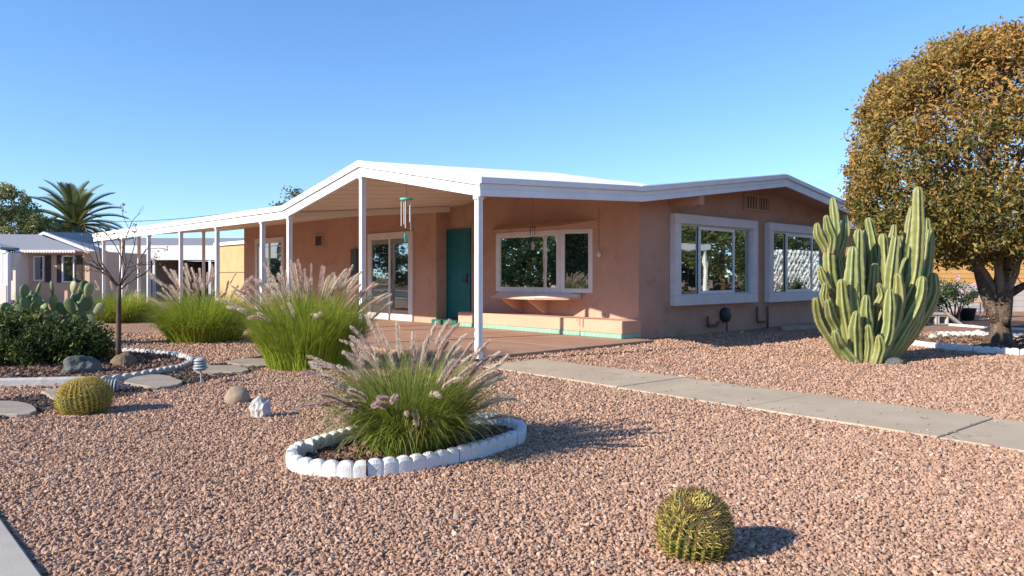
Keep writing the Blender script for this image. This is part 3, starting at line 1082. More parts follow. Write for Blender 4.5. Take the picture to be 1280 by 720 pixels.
# ------------------------------------------------------------------ scalloped edging
def edging(loc, pts, closed, h, label, seed, sect=.6, w_=.065, sc_w=.088, flat=False, amp=.026, mat='edging'):
    """concrete edging laid in sections: thickness w_, scalloped top, sections as parts"""
    r_ = random.Random(seed)
    root = empty('scalloped_edging', loc, 0, label, 'garden edging', 'white scalloped edgings around the beds')
    path, total = resample(spline([Vector((p.x, p.y, 0)) - Vector((loc[0], loc[1], 0)) for p in pts], 12, closed), .011, closed)
    n = len(path)
    per = max(6, int(round(sect / .011)))
    i0 = 0
    lim = n if closed else n - 1
    while i0 < lim:
        i1 = min(i0 + per, lim)
        if lim - i1 < per * .4: i1 = lim
        dz, tilt = r_.uniform(-.012, .006), r_.uniform(-.11, .11)
        off = r_.uniform(-.010, .010)
        m_ = MB()
        rows = []
        a_, b_ = i0, i1 - (1 if (closed or i1 < lim) else 0)
        for i in range(a_, b_ + 1):
            p = path[i % n]
            t = (path[(i + 1) % n] - path[(i - 1) % n]) if (closed or 0 < i < n - 1) else (path[min(i + 1, n - 1)] - path[max(i - 1, 0)])
            t.normalize()
            nn = Vector((t.y, -t.x, 0))
            f_ = ((i - i0) * .011 / sc_w) % 1
            arc = math.sqrt(max(0, 1 - (2 * f_ - 1) ** 2))
            top = h + dz + (0 if flat else amp * (arc - .75))
            bul = 0 if flat else .0035 * arc
            ctr = p + nn * (off + tilt * .05)
            hw = w_ / 2
            prof = [(-hw - bul, -.03), (-hw - bul, top * .75), (-hw * .72 - bul, top * .95), (-hw * .3, top), (hw * .3, top), (hw * .72 + bul, top * .95), (hw + bul, top * .75), (hw + bul, -.03)]
            rows.append([ctr + nn * (x + tilt * z) + Vector((0, 0, z)) for x, z in prof])
        vs = [q for r in rows for q in r]
        k = 8
        fs = [(j * k + c_, j * k + c_ + 1, (j + 1) * k + c_ + 1, (j + 1) * k + c_) for j in range(len(rows) - 1) for c_ in range(k - 1)]
        fs += [tuple(range(k - 1, -1, -1)), tuple((len(rows) - 1) * k + c_ for c_ in range(k))]
        m_.add(vs, fs)
        m_.build('edging_section', M[mat], root)
        i0 = i1
    return root


ring = [(367, 583), (385, 592), (440, 596), (500, 591), (560, 581), (612, 568), (645, 555), (650, 544), (632, 536), (596, 533), (540, 537), (470, 544), (410, 560), (378, 572)]
ringw = [G(*p) for p in ring]
rc = sum(ringw, Vector()) / len(ringw)
edging((rc.x, rc.y, 0), ringw, True, .105, 'oval white scalloped edging ring around the nearest plumed grass', 1)
ring_poly = spline(ringw, 8, True)

treec = Vector((8.5, 12.65, 0))
tring = [treec + Vector((1.62 * math.cos(t), 1.85 * math.sin(t), 0)) for t in np.linspace(R(-200), R(95), 14)]
edging(treec, tring, False, .10, 'white scalloped edging round the foot of the large brown-leaved tree', 2, .6, .08, .12)
tree_poly = [treec + Vector((1.62 * math.cos(t), 1.85 * math.sin(t), 0)) for t in np.linspace(0, 6.283, 25)[:-1]]
lbed = [(110, 480), (150, 476), (190, 470), (225, 462), (238, 453), (215, 446), (185, 443), (150, 441)]
lbedw = [G(*p) for p in lbed]
edging(lbedw[3], lbedw, False, .075, 'low whitish scalloped edging curving round the bare sapling bed', 3, .6, .05, .12, amp=.045, mat='edging_worn_shaded')
lk = [G(-160, 485), G(-60, 484), G(20, 483), G(106, 481)]
o = edging(lk[2], lk, False, .10, 'straight pale kerb stones in front of the dark clipped hedge', 4, .9, .07, .1, True, mat='edging_worn_shaded')
bed_poly = [p + Vector((0, .03, 0)) for p in lk] + lbedw[1:] + [G(60, 436), G(-160, 434)]

# beds of mulch
sheet('mulch_bed_soil', [(p.x, p.y) for p in ring_poly], .018, M['mulch'])
sheet('mulch_bed_soil', [(p.x, p.y) for p in tree_poly], .018, M['mulch'])
sheet('mulch_bed_soil', [(p.x, p.y) for p in bed_poly], .018, M['mulch'])


def chips(polys, dens, size, colors, seed, name, z0=.02):
    g = np.random.default_rng(seed)
    P = []
    for poly in polys:
        xs, ys = [p[0] for p in poly], [p[1] for p in poly]
        A = (max(xs) - min(xs)) * (max(ys) - min(ys))
        n = int(A * dens)
        x, y = g.uniform(min(xs), max(xs), n), g.uniform(min(ys), max(ys), n)
        k = in_poly(x, y, poly)
        P.append(np.stack([x[k], y[k], np.full(k.sum(), z0)], 1))
    P = np.concatenate(P)
    n = len(P)
    o_ = stones(P, g.uniform(size[0], size[1], n), g, np.array(colors), name, M['chips'], flat=.35, long=1.5)
    tag(o_, kind='stuff')
    return o_


ICO_V = None
def ico():
    t = (1 + 5 ** .5) / 2
    v = np.array([(-1, t, 0), (1, t, 0), (-1, -t, 0), (1, -t, 0), (0, -1, t), (0, 1, t), (0, -1, -t), (0, 1, -t), (t, 0, -1), (t, 0, 1), (-t, 0, -1), (-t, 0, 1)], float)
    v /= np.linalg.norm(v[0])
    f = np.array([(0, 11, 5), (0, 5, 1), (0, 1, 7), (0, 7, 10), (0, 10, 11), (1, 5, 9), (5, 11, 4), (11, 10, 2), (10, 7, 6), (7, 1, 8), (3, 9, 4), (3, 4, 2), (3, 2, 6), (3, 6, 8), (3, 8, 9), (4, 9, 5), (2, 4, 11), (6, 2, 10), (8, 6, 7), (9, 8, 1)])
    return v, f


def stones(P, rad, g, palette, name, mat, flat=.65, long=1.2):
    n = len(P)
    v0, f0 = ico()
    v = np.repeat(v0[None], n, 0) * g.uniform(.68, 1.18, (n, 12, 1))
    v *= np.stack([g.uniform(.8, long, n), g.uniform(.7, 1.05, n), g.uniform(flat * .8, flat * 1.25, n)], 1)[:, None, :]
    q = g.normal(size=(n, 4))
    q[:, 0] += .6
    q[:, 1:3] *= .5
    q /= np.linalg.norm(q, axis=1)[:, None]
    a, b, c, d = q.T
    Rm = np.stack([np.stack([a*a+b*b-c*c-d*d, 2*(b*c-a*d), 2*(b*d+a*c)], -1), np.stack([2*(b*c+a*d), a*a-b*b+c*c-d*d, 2*(c*d-a*b)], -1), np.stack([2*(b*d-a*c), 2*(c*d+a*b), a*a-b*b-c*c+d*d], -1)], 1)
    # spin freely about the vertical
    th = g.random(n) * 6.283
    Rz = np.zeros((n, 3, 3)); Rz[:, 0, 0] = Rz[:, 1, 1] = np.cos(th); Rz[:, 0, 1] = -np.sin(th); Rz[:, 1, 0] = np.sin(th); Rz[:, 2, 2] = 1
    v = np.einsum('nij,nkj->nki', Rz @ Rm, v) * rad[:, None, None] + P[:, None, :]
    f = (f0[None] + (np.arange(n) * 12)[:, None, None]).reshape(-1, 3)
    c = palette[g.integers(0, len(palette), n)] * g.uniform(.84, 1.16, (n, 1))
    return np_mesh(name, v.reshape(-1, 3), f, mat, np.repeat(c, 12, 0))


ring_xy = [(p.x, p.y) for p in ring_poly]
tree_xy = [(p.x, p.y) for p in tree_poly]
bed_xy = [(p.x, p.y) for p in bed_poly]
MULCH = [(.09, .05, .035), (.14, .08, .055), (.20, .12, .08), (.06, .036, .03), (.26, .18, .13)]
chips([ring_xy], 1500, (.012, .03), MULCH, 21, 'mulch_chips')
chips([tree_xy], 420, (.015, .04), MULCH + [(.30, .2, .14)], 22, 'mulch_chips')
chips([bed_xy], 500, (.015, .035), MULCH + [(.22, .13, .11)], 23, 'mulch_chips')

# stepping stone path: dark strip with flagstones
strip_px = [(-60, 520), (0, 500), (100, 488), (190, 470), (270, 456), (340, 444), (352, 456), (300, 468), (210, 486), (120, 502), (0, 526), (-60, 540)]
strip_w = [G(*p) for p in strip_px]
strip_xy = [(p.x, p.y) for p in strip_w]
sheet('dark_gravel_strip', strip_xy, .006, M['pathdirt'])
flags = [(318, 455, 34, 4.5, 'fifth'), (275, 464, 34, 5, 'fourth'), (193, 479.5, 36, 7, 'third'), (84, 495, 30, 7, 'second'), (2, 514, 42, 10, 'first')]
where = ['stepping stone nearest the big green grass', 'stepping stone just behind the standing path light', 'stepping stone to the left of the standing path light', 'stepping stone partly hidden behind the left barrel cactus', 'stepping stone at the photo edge, left of the barrel cactus']
for i, (x, y, hx, hy, _) in enumerate(flags):
    c = G(x, y)
    r_ = random.Random(40 + i)
    ph = r_.uniform(0, 6)
    poly = []
    for t in np.linspace(0, 2 * math.pi, 19)[:-1]:
        q = G(x + hx * math.cos(t) * (1 + .13 * math.sin(3 * t + ph) + .07 * math.sin(5 * t + 2 * ph)), y - hy * math.sin(t) * (1 + .16 * math.sin(2 * t + ph) + .08 * math.sin(4 * t - ph)))
        poly.append((q.x - c.x, q.y - c.y))
    m = MB()
    m.prism(poly[::1], -.02, .028)
    inner = [(p[0] * .97, p[1] * .97) for p in poly]
    n = len(poly)
    m.add([(p[0], p[1], .0285) for p in poly] + [(p[0], p[1], .036) for p in inner], [(k_, (k_ + 1) % n, n + (k_ + 1) % n, n + k_) for k_ in range(n)] + [tuple(range(n, 2 * n))])
    o = m.build('stepping_stone', M['flag'], loc=(c.x, c.y, 0))
    tag(o, 'flat tan ' + where[i], 'stepping stone', 'stepping stones along the dark strip')
chips([strip_xy], 700, (.010, .022), [(.08, .058, .048), (.12, .085, .068), (.20, .135, .105), (.05, .038, .033)], 24, 'strip_gravel', .012)

# ------------------------------------------------------------------ loose gravel: real crushed stones near the camera
def patches(P, f, seed):
    """smooth pseudo-random field in -1..1, for clumps of leaf colour"""
    g = np.random.default_rng(seed)
    o_ = np.zeros(len(P))
    for k in range(7):
        d = g.normal(size=3) * f * (1 + .5 * k)
        o_ += np.sin(P @ d + g.random() * 6.28) / (1 + .35 * k)
    return o_ / 3.2


def gravel():
    g = np.random.default_rng(5)
    n = 640000
    v = np.sqrt(g.uniform(1.2 ** 2, 15.5 ** 2, n))
    u = g.uniform(-.80, .80, n) * v
    keep = np.full(n, 0.0)
    area = .8 * (15.5 ** 2 - 1.2 ** 2)
    d0 = n / area
    want = np.interp(v, [1.2, 2.4, 4.6, 6.5, 9, 15.5], [500, 3700, 3200, 1700, 700, 140])
    k = g.random(n) < want / d0
    # a denser near pass
    n2 = 60000
    v2 = np.sqrt(g.uniform(2.5 ** 2, 6.2 ** 2, n2)); u2 = g.uniform(-.80, .80, n2) * v2
    d2 = n2 / (.8 * (6.2 ** 2 - 2.5 ** 2))
    k2 = g.random(n2) < np.clip(np.interp(v2, [2.5, 4.6, 6.2], [1500, 900, 0]) / d2, 0, 1)
    u, v = np.concatenate([u[k], u2[k2]]), np.concatenate([v[k], v2[k2]])
    ok = np.ones(len(u), bool)
    for poly in (ring_xy, tree_xy, bed_xy, strip_xy, [(p.x, p.y) for p in walk_poly], [(p.x, p.y) for p in [H(-.16, .13), H(4.2, .13), H(4.2, 19.8), H(-.16, 19.8)]],
                 [(p.x, p.y) for p in [H(-16, -60), H(-5.95, -60), H(-5.95, 80), H(-16, 80)]], [(p.x, p.y) for p in [H(4, .6), H(14, .6), H(14, 18), H(4, 18)]]):
        ok &= ~in_poly(u, v, poly)
    patch = patches(np.stack([u, v, 0 * u], 1), 1.1, 55)
    ok &= g.random(len(u)) < np.clip(1.05 - .38 * patch, .35, 1)
    u, v, patch = u[ok], v[ok], patch[ok]
    rad = np.interp(v, [2, 5, 9, 15], [.0088, .0102, .0135, .020]) * g.uniform(.55, 1.35, len(u)) * np.where(g.random(len(u)) < .04, 1.55, 1)
    P = np.stack([u, v, rad * g.uniform(.1, .5, len(u))], 1)
    pal = np.array([(.43, .285, .225), (.39, .25, .195), (.47, .32, .25), (.36, .225, .175), (.51, .365, .29), (.45, .29, .215), (.31, .19, .15), (.49, .34, .27), (.58, .46, .385), (.23, .145, .115), (.42, .295, .245), (.48, .32, .22)]) * np.array((.94, .875, .775))
    pal = pal.mean(0) + (pal - pal.mean(0)) * .78
    o_ = stones(P, rad, g, pal, 'loose_gravel', M['stones'], long=1.55)
    tag(o_, kind='stuff')
    # stones kicked onto the walk
    n = 150
    t_, c_ = g.uniform(-.4, 8, n), np.where(g.random(n) < .6, g.beta(1, 5, n), 1 - g.beta(1, 5, n)) * WW
    pts = np.array([tuple(W(a_, b_, .024)) for a_, b_ in zip(t_, c_)])
    tag(stones(pts, g.uniform(.006, .013, n), g, pal, 'stray_gravel', M['stones']), kind='stuff')
gravel()

# ------------------------------------------------------------------ rocks and lamps
def rock(name, loc, size, mat, label, seed, rough=.25, sub=3, rz=0, group=None, smooth=True, freq=1.6):
    import bmesh
    bm = bmesh.new()
    bmesh.ops.create_icosphere(bm, subdivisions=sub, radius=1)
    off = Vector((seed * 3.1, seed * 1.7, seed))
    for v_ in bm.verts:
        d = mnoise.fractal(v_.co * freq + off, 1, 2, 4) * rough
        if not smooth:
            cell = mnoise.cell_vector(v_.co * 1.3 + off)
            d += (cell[0] - .5) * rough * .8
        v_.co *= 1 + d
        v_.co.z = max(v_.co.z, -.45)
        v_.co = Vector((v_.co.x * size[0], v_.co.y * size[1], (v_.co.z + .35) * size[2]))
    me = bpy.data.meshes.new(name)
    bm.to_mesh(me); bm.free()
    me.materials.append(mat)
    if smooth:
        me.polygons.foreach_set('use_smooth', [True] * len(me.polygons))
    o_ = bpy.data.objects.new(name, me)
    o_.location = loc
    o_.rotation_euler = (0, 0, rz)
    link(o_)
    return tag(o_, label, 'rock', group)

rock('rock', G(297, 503), (.118, .10, .115), M['rock_tan'], 'smooth rounded tan rock on the gravel', 1, .08)
rock('rock', G(326, 521), (.08, .07, .115), M['rock_pale'], 'jagged pale white rock standing on the gravel beside the tan one', 2, .35, 3, .6, smooth=False)
rock('rock', G(103, 467), (.205, .17, .165), M['rock_dark'], 'large dark grey boulder in front of the hedge', 3, .32, 4, .4, freq=1.1)
rock('rock', G(154, 458), (.15, .13, .13), M['rock_brown'], 'brown rock at the foot of the bare sapling', 4, .22)
rock('rock', G(127, 440), (.12, .1, .08), M['rock_pale'], 'small pale rock in the bed between hedge and sapling', 6, .25)
rock('rock', G(142, 434), (.10, .1, .08), M['rock_pale'], 'small pale rock in the bed just beyond the sapling trunk', 7, .25)
rock('rock', G(1119, 456), (.12, .08, .075), M['rock_dark'], 'grey-brown rock at the right foot of the columnar cactus', 8, .2)
for i, (x, y, s_, lab) in enumerate(((1167, 424, .11, 'white rock at the left end of the row behind the tree'), (1183, 422, .10, 'white rock second from the left behind the tree'), (1198, 421.5, .10, 'white rock in the middle of the row behind the tree'), (1211, 420.5, .09, 'white rock fourth in the row behind the tree'), (1223, 420, .14, 'biggest white rock at the right end of the row'))):
    rock('rock', G(x, y), (s_ * .85, s_ * .7, s_ * .75), M['rock_pale'], lab, 20 + i, .2, 2, i)


def path_light(loc, rot, label, h):
    root = empty('path_light', loc, 0, label, 'garden light', 'grey path lights along the stepping stones')
    root.rotation_euler = rot
    m_ = MB(); m_.tube([(0, 0, -.03), (0, 0, h)], .011, 8); m_.build('stake', M['greymetal'], root)
    m_ = MB()
    m_.lathe([(.03, h - .01), (.055, h), (.06, h + .012)], 18); m_.build('collar', M['greymetal'], root)
    m_ = MB(); m_.lathe([(.04, h + .012), (.04, h + .105)], 14); m_.build('lamp_core', M['dark'], root)
    for k in range(3):
        z = h + .02 + .03 * k
        m_ = MB(); m_.lathe([(.078 - .006 * k, z), (.082 - .006 * k, z + .006), (.06 - .006 * k, z + .02), (.042, z + .022)], 20)
        m_.build('louvre', M['greymetal'], root, True)
    m_ = MB(); m_.lathe([(.066, h + .108), (.067, h + .116), (.045, h + .134), (.012, h + .142)], 20); m_.build('cap', M['greymetal'], root, True)
path_light(G(252, 479), (R(2), R(-3), 0), 'grey louvred path light standing upright beside the stepping stones', .145)
path_light(G(149, 490) + Vector((.10, 0, .055)), (0, R(-84), R(20)), 'fallen blue-grey path light lying behind the left barrel cactus', .10)

# ------------------------------------------------------------------ cacti
def barrel_cactus(loc, rx, h, ribs, seed, label, tint=0.0, tilt=(0, 0), sx=1.0):
    g = np.random.default_rng(seed)
    root = empty('barrel_cactus', loc, 0, label, 'cactus', 'golden barrel cacti on the gravel')
    root.rotation_euler = (tilt[0], tilt[1], 0)
    NL, per = 26, 8
    V, C = [], []
    na = ribs * per
    for i in range(NL + 1):
        t = i / NL
        el = -math.pi * .42 + t * (math.pi * .92)
        rr = math.cos(el) ** .8 if el < math.pi / 2 else 0
        z = h * (math.sin(el) - math.sin(-math.pi * .42)) / (1 - math.sin(-math.pi * .42))
        if t > .88: z -= .06 * h * ((t - .88) / .12) ** 1.5
        for k in range(na):
            a_ = 2 * math.pi * k / na
            ph = abs(((k % per) / per) * 2 - 1)       # 1 on the ridge
            d = .86 + .14 * ph ** .9
            V.append((rx * sx * rr * d * math.cos(a_), rx * rr * d * math.sin(a_), z))
            cg = np.array((.06, .11, .025)) * (1 - ph ** 3) + np.array((.42, .36, .10)) * ph ** 3
            C.append(cg * g.uniform(.85, 1.15))
    f = [(i * na + k, i * na + (k + 1) % na, (i + 1) * na + (k + 1) % na, (i + 1) * na + k) for i in range(NL) for k in range(na)]
    np_mesh('body', V, f, M['cactus'], np.array(C), root, True)
    # golden spines in star clusters along every ridge
    SV, SF, SC = [], [], []
    V = np.array(V).reshape(NL + 1, na, 3)
    for r_ in range(ribs):
        k = r_ * per            # ph = 1 at k % per == 0
        for i_ in np.linspace(1.5, NL - .6, 20):
            i = int(i_); fr = i_ - i
            p = V[i, k] * (1 - fr) + V[min(i + 1, NL), k] * fr
            nrm = np.array((p[0], p[1], (p[2] - h * .42) * (rx / (h * .55)) ** 1.0)); nrm /= np.linalg.norm(nrm) + 1e-9
            tang = V[min(i + 1, NL), k] - V[i, k]; tang /= np.linalg.norm(tang) + 1e-9
            side = np.cross(nrm, tang)
            top = i_ / NL
            for s_ in range(6 if top < .55 else 10):
                an = s_ / 11 * 6.283 + g.uniform(-.3, .3)
                L_ = rx * g.uniform(.14, .26)
                d = nrm * g.uniform(.35, .95) + (side * math.cos(an) + tang * math.sin(an)) * .8
                d /= np.linalg.norm(d)
                tip = p + d * L_
                w_ = np.cross(d, nrm + .1); w_ = w_ / (np.linalg.norm(w_) + 1e-9) * .0022
                b0 = len(SV)
                SV += [p - w_, p + w_, tip + w_ * .3, tip - w_ * .3]
                SF.append((b0, b0 + 1, b0 + 2, b0 + 3))
                c = np.array((.60, .44, .10)) if g.random() > (.12 + tint * top) else np.array((.17, .115, .05))
                SC += [c * g.uniform(.7, 1.2)] * 4
    np_mesh('spines', SV, SF, M['spine'], np.array(SC), root)
    # woolly crown
    WV, WF, WC = [], [], []
    zt = V[NL].mean(0)[2]
    for _ in range(700):
        a_, rr = g.random() * 6.283, rx * .30 * math.sqrt(g.random())
        p = np.array((rr * math.cos(a_), rr * math.sin(a_), zt + .004))
        d = np.array((g.normal(0, .5), g.normal(0, .5), 1.0)); d /= np.linalg.norm(d)
        tip = p + d * g.uniform(.012, .04)
        w_ = np.cross(d, (1, 0, .2)); w_ = w_ / np.linalg.norm(w_) * .0018
        b0 = len(WV)
        WV += [p - w_, p + w_, tip + w_, tip - w_]; WF.append((b0, b0 + 1, b0 + 2, b0 + 3))
        WC += [np.array((.85, .72, .26)) * g.uniform(.75, 1.15)] * 4
    np_mesh('woolly_crown', WV, WF, M['spine'], np.array(WC), root)
    return root


barrel_cactus(G(873, 703) + Vector((0, .15, -.03)), .152, .30, 25, 3, 'round barrel cactus in the front with a yellow woolly crown', .75, (R(23), R(2)))
barrel_cactus(G(93, 521) + Vector((0, .2, -.035)), .188, .325, 30, 4, 'wider golden barrel cactus leaning beside the stepping stones', .05, (R(4), R(-9)), 1.14)


def ribbed_stem(path, rads, ribs, g):
    """columnar cactus stem: a fluted tube with a domed tip; ridges paler than furrows"""
    pts, _ = resample(spline(path, 6), .035)
    L = len(pts)
    extra = 4
    na = ribs * 6
    V, C = [], []
    nrm = Vector((1, 0, 0))
    tw = g.random() * 6.28
    stint = g.uniform(.8, 1.15) * np.array((g.uniform(.92, 1.1), 1, g.uniform(.85, 1.1)))
    rows = []
    for i, p in enumerate(pts):
        s_ = i / (L - 1)
        r = rads[0] + (rads[1] - rads[0]) * s_
        r *= 1 + .05 * math.sin(i * .55 + tw) + .03 * math.sin(i * 1.7 + tw)
        if s_ < .12: r *= .72 + .28 * s_ / .12
        if s_ > .72: r *= 1 - .30 * ((s_ - .72) / .28) ** 1.6
        rows.append((p, (pts[min(i + 1, L - 1)] - pts[max(i - 1, 0)]).normalized(), r))
    d = rows[-1][1]
    rl = rows[-1][2]
    for k in range(1, extra + 1):
        an = k / extra * math.pi / 2 * .96
        rows.append((pts[-1] + d * rl * 1.35 * math.sin(an), d, rl * math.cos(an)))
    for i, (p, t, r) in enumerate(rows):
        nrm = (nrm - t * nrm.dot(t)).normalized()
        bn = t.cross(nrm)
        for k in range(na):
            a_ = 2 * math.pi * k / na + tw
            ph = abs(((k % 6) / 6) * 2 - 1)
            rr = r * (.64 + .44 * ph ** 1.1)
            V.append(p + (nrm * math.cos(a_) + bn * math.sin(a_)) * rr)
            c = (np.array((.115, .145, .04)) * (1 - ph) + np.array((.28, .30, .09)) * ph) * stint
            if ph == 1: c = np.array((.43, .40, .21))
            s_ = i / len(rows)
            yel = min(.75, max(0, .24 - s_ + .05 * math.sin(k * 1.3)) * 3.2)
            c = c * (1 - yel) + np.array((.25, .185, .10)) * yel
            C.append(c * g.uniform(.88, 1.12))
    n = len(rows)
    f = [(i * na + k, i * na + (k + 1) % na, (i + 1) * na + (k + 1) % na, (i + 1) * na + k) for i in range(n - 1) for k in range(na)]
    return np.array([tuple(v) for v in V]), f, np.array(C)


cb = G(1090, 449)
cact = empty('columnar_cactus', cb, 0, 'big clump of tall ribbed green columnar cactus stems before the house corner', 'cactus')
PXM = F / cb.y
def cpt(cx, cy, dep):
    v_ = cb.y + dep
    return Vector(((1000 + cx / 2.571 - 640) / F * v_ - cb.x, dep, CH - (200 + cy / 2.571 - HZ) / F * v_))
stems = [  # crop-pixel path up the stem, radius, depth of foot and of tip (negative = nearer)
    ([(262, 635), (330, 470), (365, 380), (378, 240), (379, 105)], .085, -.10, -.25),
    ([(190, 625), (165, 450), (166, 380), (170, 300)], .095, -.30, -.42),
    ([(165, 620), (115, 480), (98, 380), (92, 275)], .085, -.10, -.15),
    ([(150, 625), (75, 540), (56, 490), (52, 455)], .066, -.2, -.45),
    ([(160, 625), (118, 540), (98, 500), (90, 460)], .066, -.25, -.5),
    ([(95, 305), (72, 262), (60, 240), (56, 215)], .062, -.14, -.2),
    ([(98, 300), (103, 250), (92, 220), (86, 190)], .062, -.18, -.26),
    ([(105, 320), (118, 250), (114, 190), (107, 132)], .062, -.02, .05),
    ([(120, 320), (142, 260), (146, 220), (145, 187)], .060, .05, .1),
    ([(185, 625), (140, 470), (124, 370), (118, 300)], .078, .05, .05),
    ([(200, 625), (192, 480), (186, 330), (188, 240)], .088, .05, -.05),
    ([(205, 630), (214, 550), (210, 490), (212, 450)], .078, -.42, -.5),
    ([(215, 632), (224, 600), (222, 570), (220, 542)], .060, -.5, -.58),
    ([(225, 630), (252, 520), (248, 400), (236, 280), (222, 200)], .078, .2, .25),
    ([(250, 600), (268, 460), (268, 330), (266, 255)], .085, .15, .1),
    ([(232, 630), (280, 480), (292, 370), (306, 262)], .085, -.2, -.28),
    ([(242, 632), (278, 560), (286, 490), (288, 430)], .08, -.42, -.48),
    ([(292, 330), (292, 280), (298, 250), (302, 218)], .055, .1, .15),
    ([(250, 620), (328, 480), (330, 400), (342, 330)], .078, -.05, 0),
    ([(280, 610), (372, 450), (405, 340), (416, 240)], .085, .1, .1),
    ([(345, 420), (340, 320), (352, 240), (361, 160)], .07, .2, .25),
    ([(262, 630), (340, 530), (380, 450), (391, 392)], .085, -.22, -.3),
    ([(282, 630), (375, 530), (425, 440), (430, 380)], .085, .0, .05),
    ([(390, 400), (398, 310), (404, 250), (406, 200)], .07, .3, .35),
    ([(112, 440), (84, 400), (72, 375), (66, 352)], .055, -.2, -.25),
    ([(190, 630), (140, 605), (124, 585), (116, 560)], .07, -.45, -.62),
    ([(240, 636), (256, 612), (258, 590), (256, 575)], .065, -.58, -.66),
    ([(200, 620), (160, 500), (150, 400), (152, 320)], .075, .3, .35),
    ([(230, 620), (236, 480), (236, 420), (240, 350)], .08, -.1, -.15),
    ([(245, 620), (300, 450), (330, 330), (325, 260)], .08, .35, .4),
    ([(215, 600), (212, 400), (214, 300), (212, 240)], .08, .4, .45),
    ([(262, 620), (320, 560), (352, 510), (362, 460)], .07, .3, .3),
    ([(88, 480), (76, 440), (78, 420), (80, 404)], .05, -.3, -.35),
    ([(245, 470), (262, 440), (262, 420), (256, 405)], .05, -.35, -.42),
    ([(175, 625), (148, 520), (138, 460), (134, 400)], .08, -.35, -.5),
    ([(255, 630), (310, 500), (318, 430), (316, 380)], .08, -.3, -.4),
    ([(180, 632), (178, 580), (176, 540), (180, 500)], .075, -.45, -.6),
    ([(275, 625), (340, 570), (372, 520), (388, 470)], .075, -.15, -.2),
    ([(225, 600), (290, 420), (310, 330), (312, 290)], .08, .25, .25),
    ([(190, 600), (150, 440), (130, 340), (134, 270)], .075, .2, .2),
]
gc = np.random.default_rng(9)
SPV, SPF, SPC = [], [], []
for path, r, d0, d1 in stems:
    n = len(path)
    P = [cpt(x, y, d0 + (d1 - d0) * i / (n - 1)) for i, (x, y) in enumerate(path)]
    P = [Vector((p.x, p.y, max(p.z, -.02))) for p in P]
    if path[0][1] > 560: P[0].z = -.04
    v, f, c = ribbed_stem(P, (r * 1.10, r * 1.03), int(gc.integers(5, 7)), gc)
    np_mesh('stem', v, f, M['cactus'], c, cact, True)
    ring_n = f[0][3] - f[0][0]
    vr = v.reshape(-1, ring_n, 3)
    for i_ in range(2, len(vr) - 1):
        ctr = vr[i_].mean(0)
        for k_ in range(0, ring_n, 6):
            p_ = vr[i_, k_]
            o_ = p_ - ctr; o_ = o_ / (np.linalg.norm(o_) + 1e-9)
            for _ in range(3):
                d_ = o_ + gc.normal(0, .7, 3); d_ /= np.linalg.norm(d_)
                w_ = np.cross(d_, gc.normal(size=3)); w_ = w_ / (np.linalg.norm(w_) + 1e-9) * .0013
                t_ = p_ + d_ * gc.uniform(.010, .024)
                b0 = len(SPV)
                SPV += [p_ - w_, p_ + w_, t_ + w_ * .3, t_ - w_ * .3]; SPF.append((b0, b0 + 1, b0 + 2, b0 + 3))
                SPC += [np.array((.30, .25, .17)) * gc.uniform(.6, 1.2)] * 4
np_mesh('spines', SPV, SPF, M['spine'], np.array(SPC), cact)

# prickly pear behind the hedge
pp = empty('prickly_pear', Vector((-8.35, 12.4, 0)), 0, 'wide prickly pear cactus with pale flat pads behind the hedge', 'cactus')
gp_ = np.random.default_rng(15)
def pad(base, tilt, az, L, W, parent):
    nu, nv = 10, 14
    V, C = [], []
    up = Vector((math.sin(tilt) * math.cos(az), math.sin(tilt) * math.sin(az), math.cos(tilt)))
    face = Vector((-math.sin(az + gp_.normal(0, .7)), math.cos(az + gp_.normal(0, .7)), 0))
    face = (face - up * face.dot(up)).normalized()
    wd = up.cross(face)
    base_c = np.array((.15, .20, .075)) * gp_.uniform(.6, 1.25)
    if gp_.random() < .25: base_c = np.array((.32, .35, .16)) * gp_.uniform(.8, 1.1)
    for i in range(nu + 1):
        a_ = math.pi * i / nu
        t = (1 - math.cos(a_)) / 2
        hw = math.sin(a_) * (.62 + .38 * t) * W / 2
        th_ = .016 + .014 * math.sin(a_)
        for k in range(nv):
            b_ = 2 * math.pi * k / nv
            V.append(base + up * (t * L) + wd * (hw * math.cos(b_)) + face * (th_ * math.sin(a_) ** .5 * math.sin(b_)))
            C.append(base_c * (1 + .08 * math.sin(k * 5.1 + i * 3.3)))
    f = [(i * nv + k, i * nv + (k + 1) % nv, (i + 1) * nv + (k + 1) % nv, (i + 1) * nv + k) for i in range(nu) for k in range(nv)]
    np_mesh('pad', [tuple(v) for v in V], f, M['cactus'], np.array(C), parent, True)
    return base + up * L * .93, up, wd
npad = 0
for k in range(24):
    bx = -1.3 + 2.5 * k / 23 + gp_.normal(0, .04)
    hgt = .90 + .16 * (bx > .1)
    p, up, wd = pad(Vector((bx, gp_.normal(0, .3), .0)), gp_.uniform(0, .16), gp_.uniform(0, 6.28), .60 * hgt, .30, pp)
    q, up2, wd2 = pad(p, gp_.uniform(.05, .5), gp_.uniform(0, 6.28), gp_.uniform(.25, .32) * hgt, .21, pp)
    npad += 2
    for s_ in (-1, 1):
        if npad < 99 and gp_.random() < .74:
            pad(p - up * .05 + wd * .08 * s_, gp_.uniform(.35, .9), math.atan2(wd.y * s_, wd.x * s_), gp_.uniform(.22, .30), .19, pp); npad += 1
    if npad < 99 and gp_.random() < .62:
        pad(q, gp_.uniform(.05, .6), gp_.uniform(0, 6.28), gp_.uniform(.20, .27) * hgt, .18, pp); npad += 1

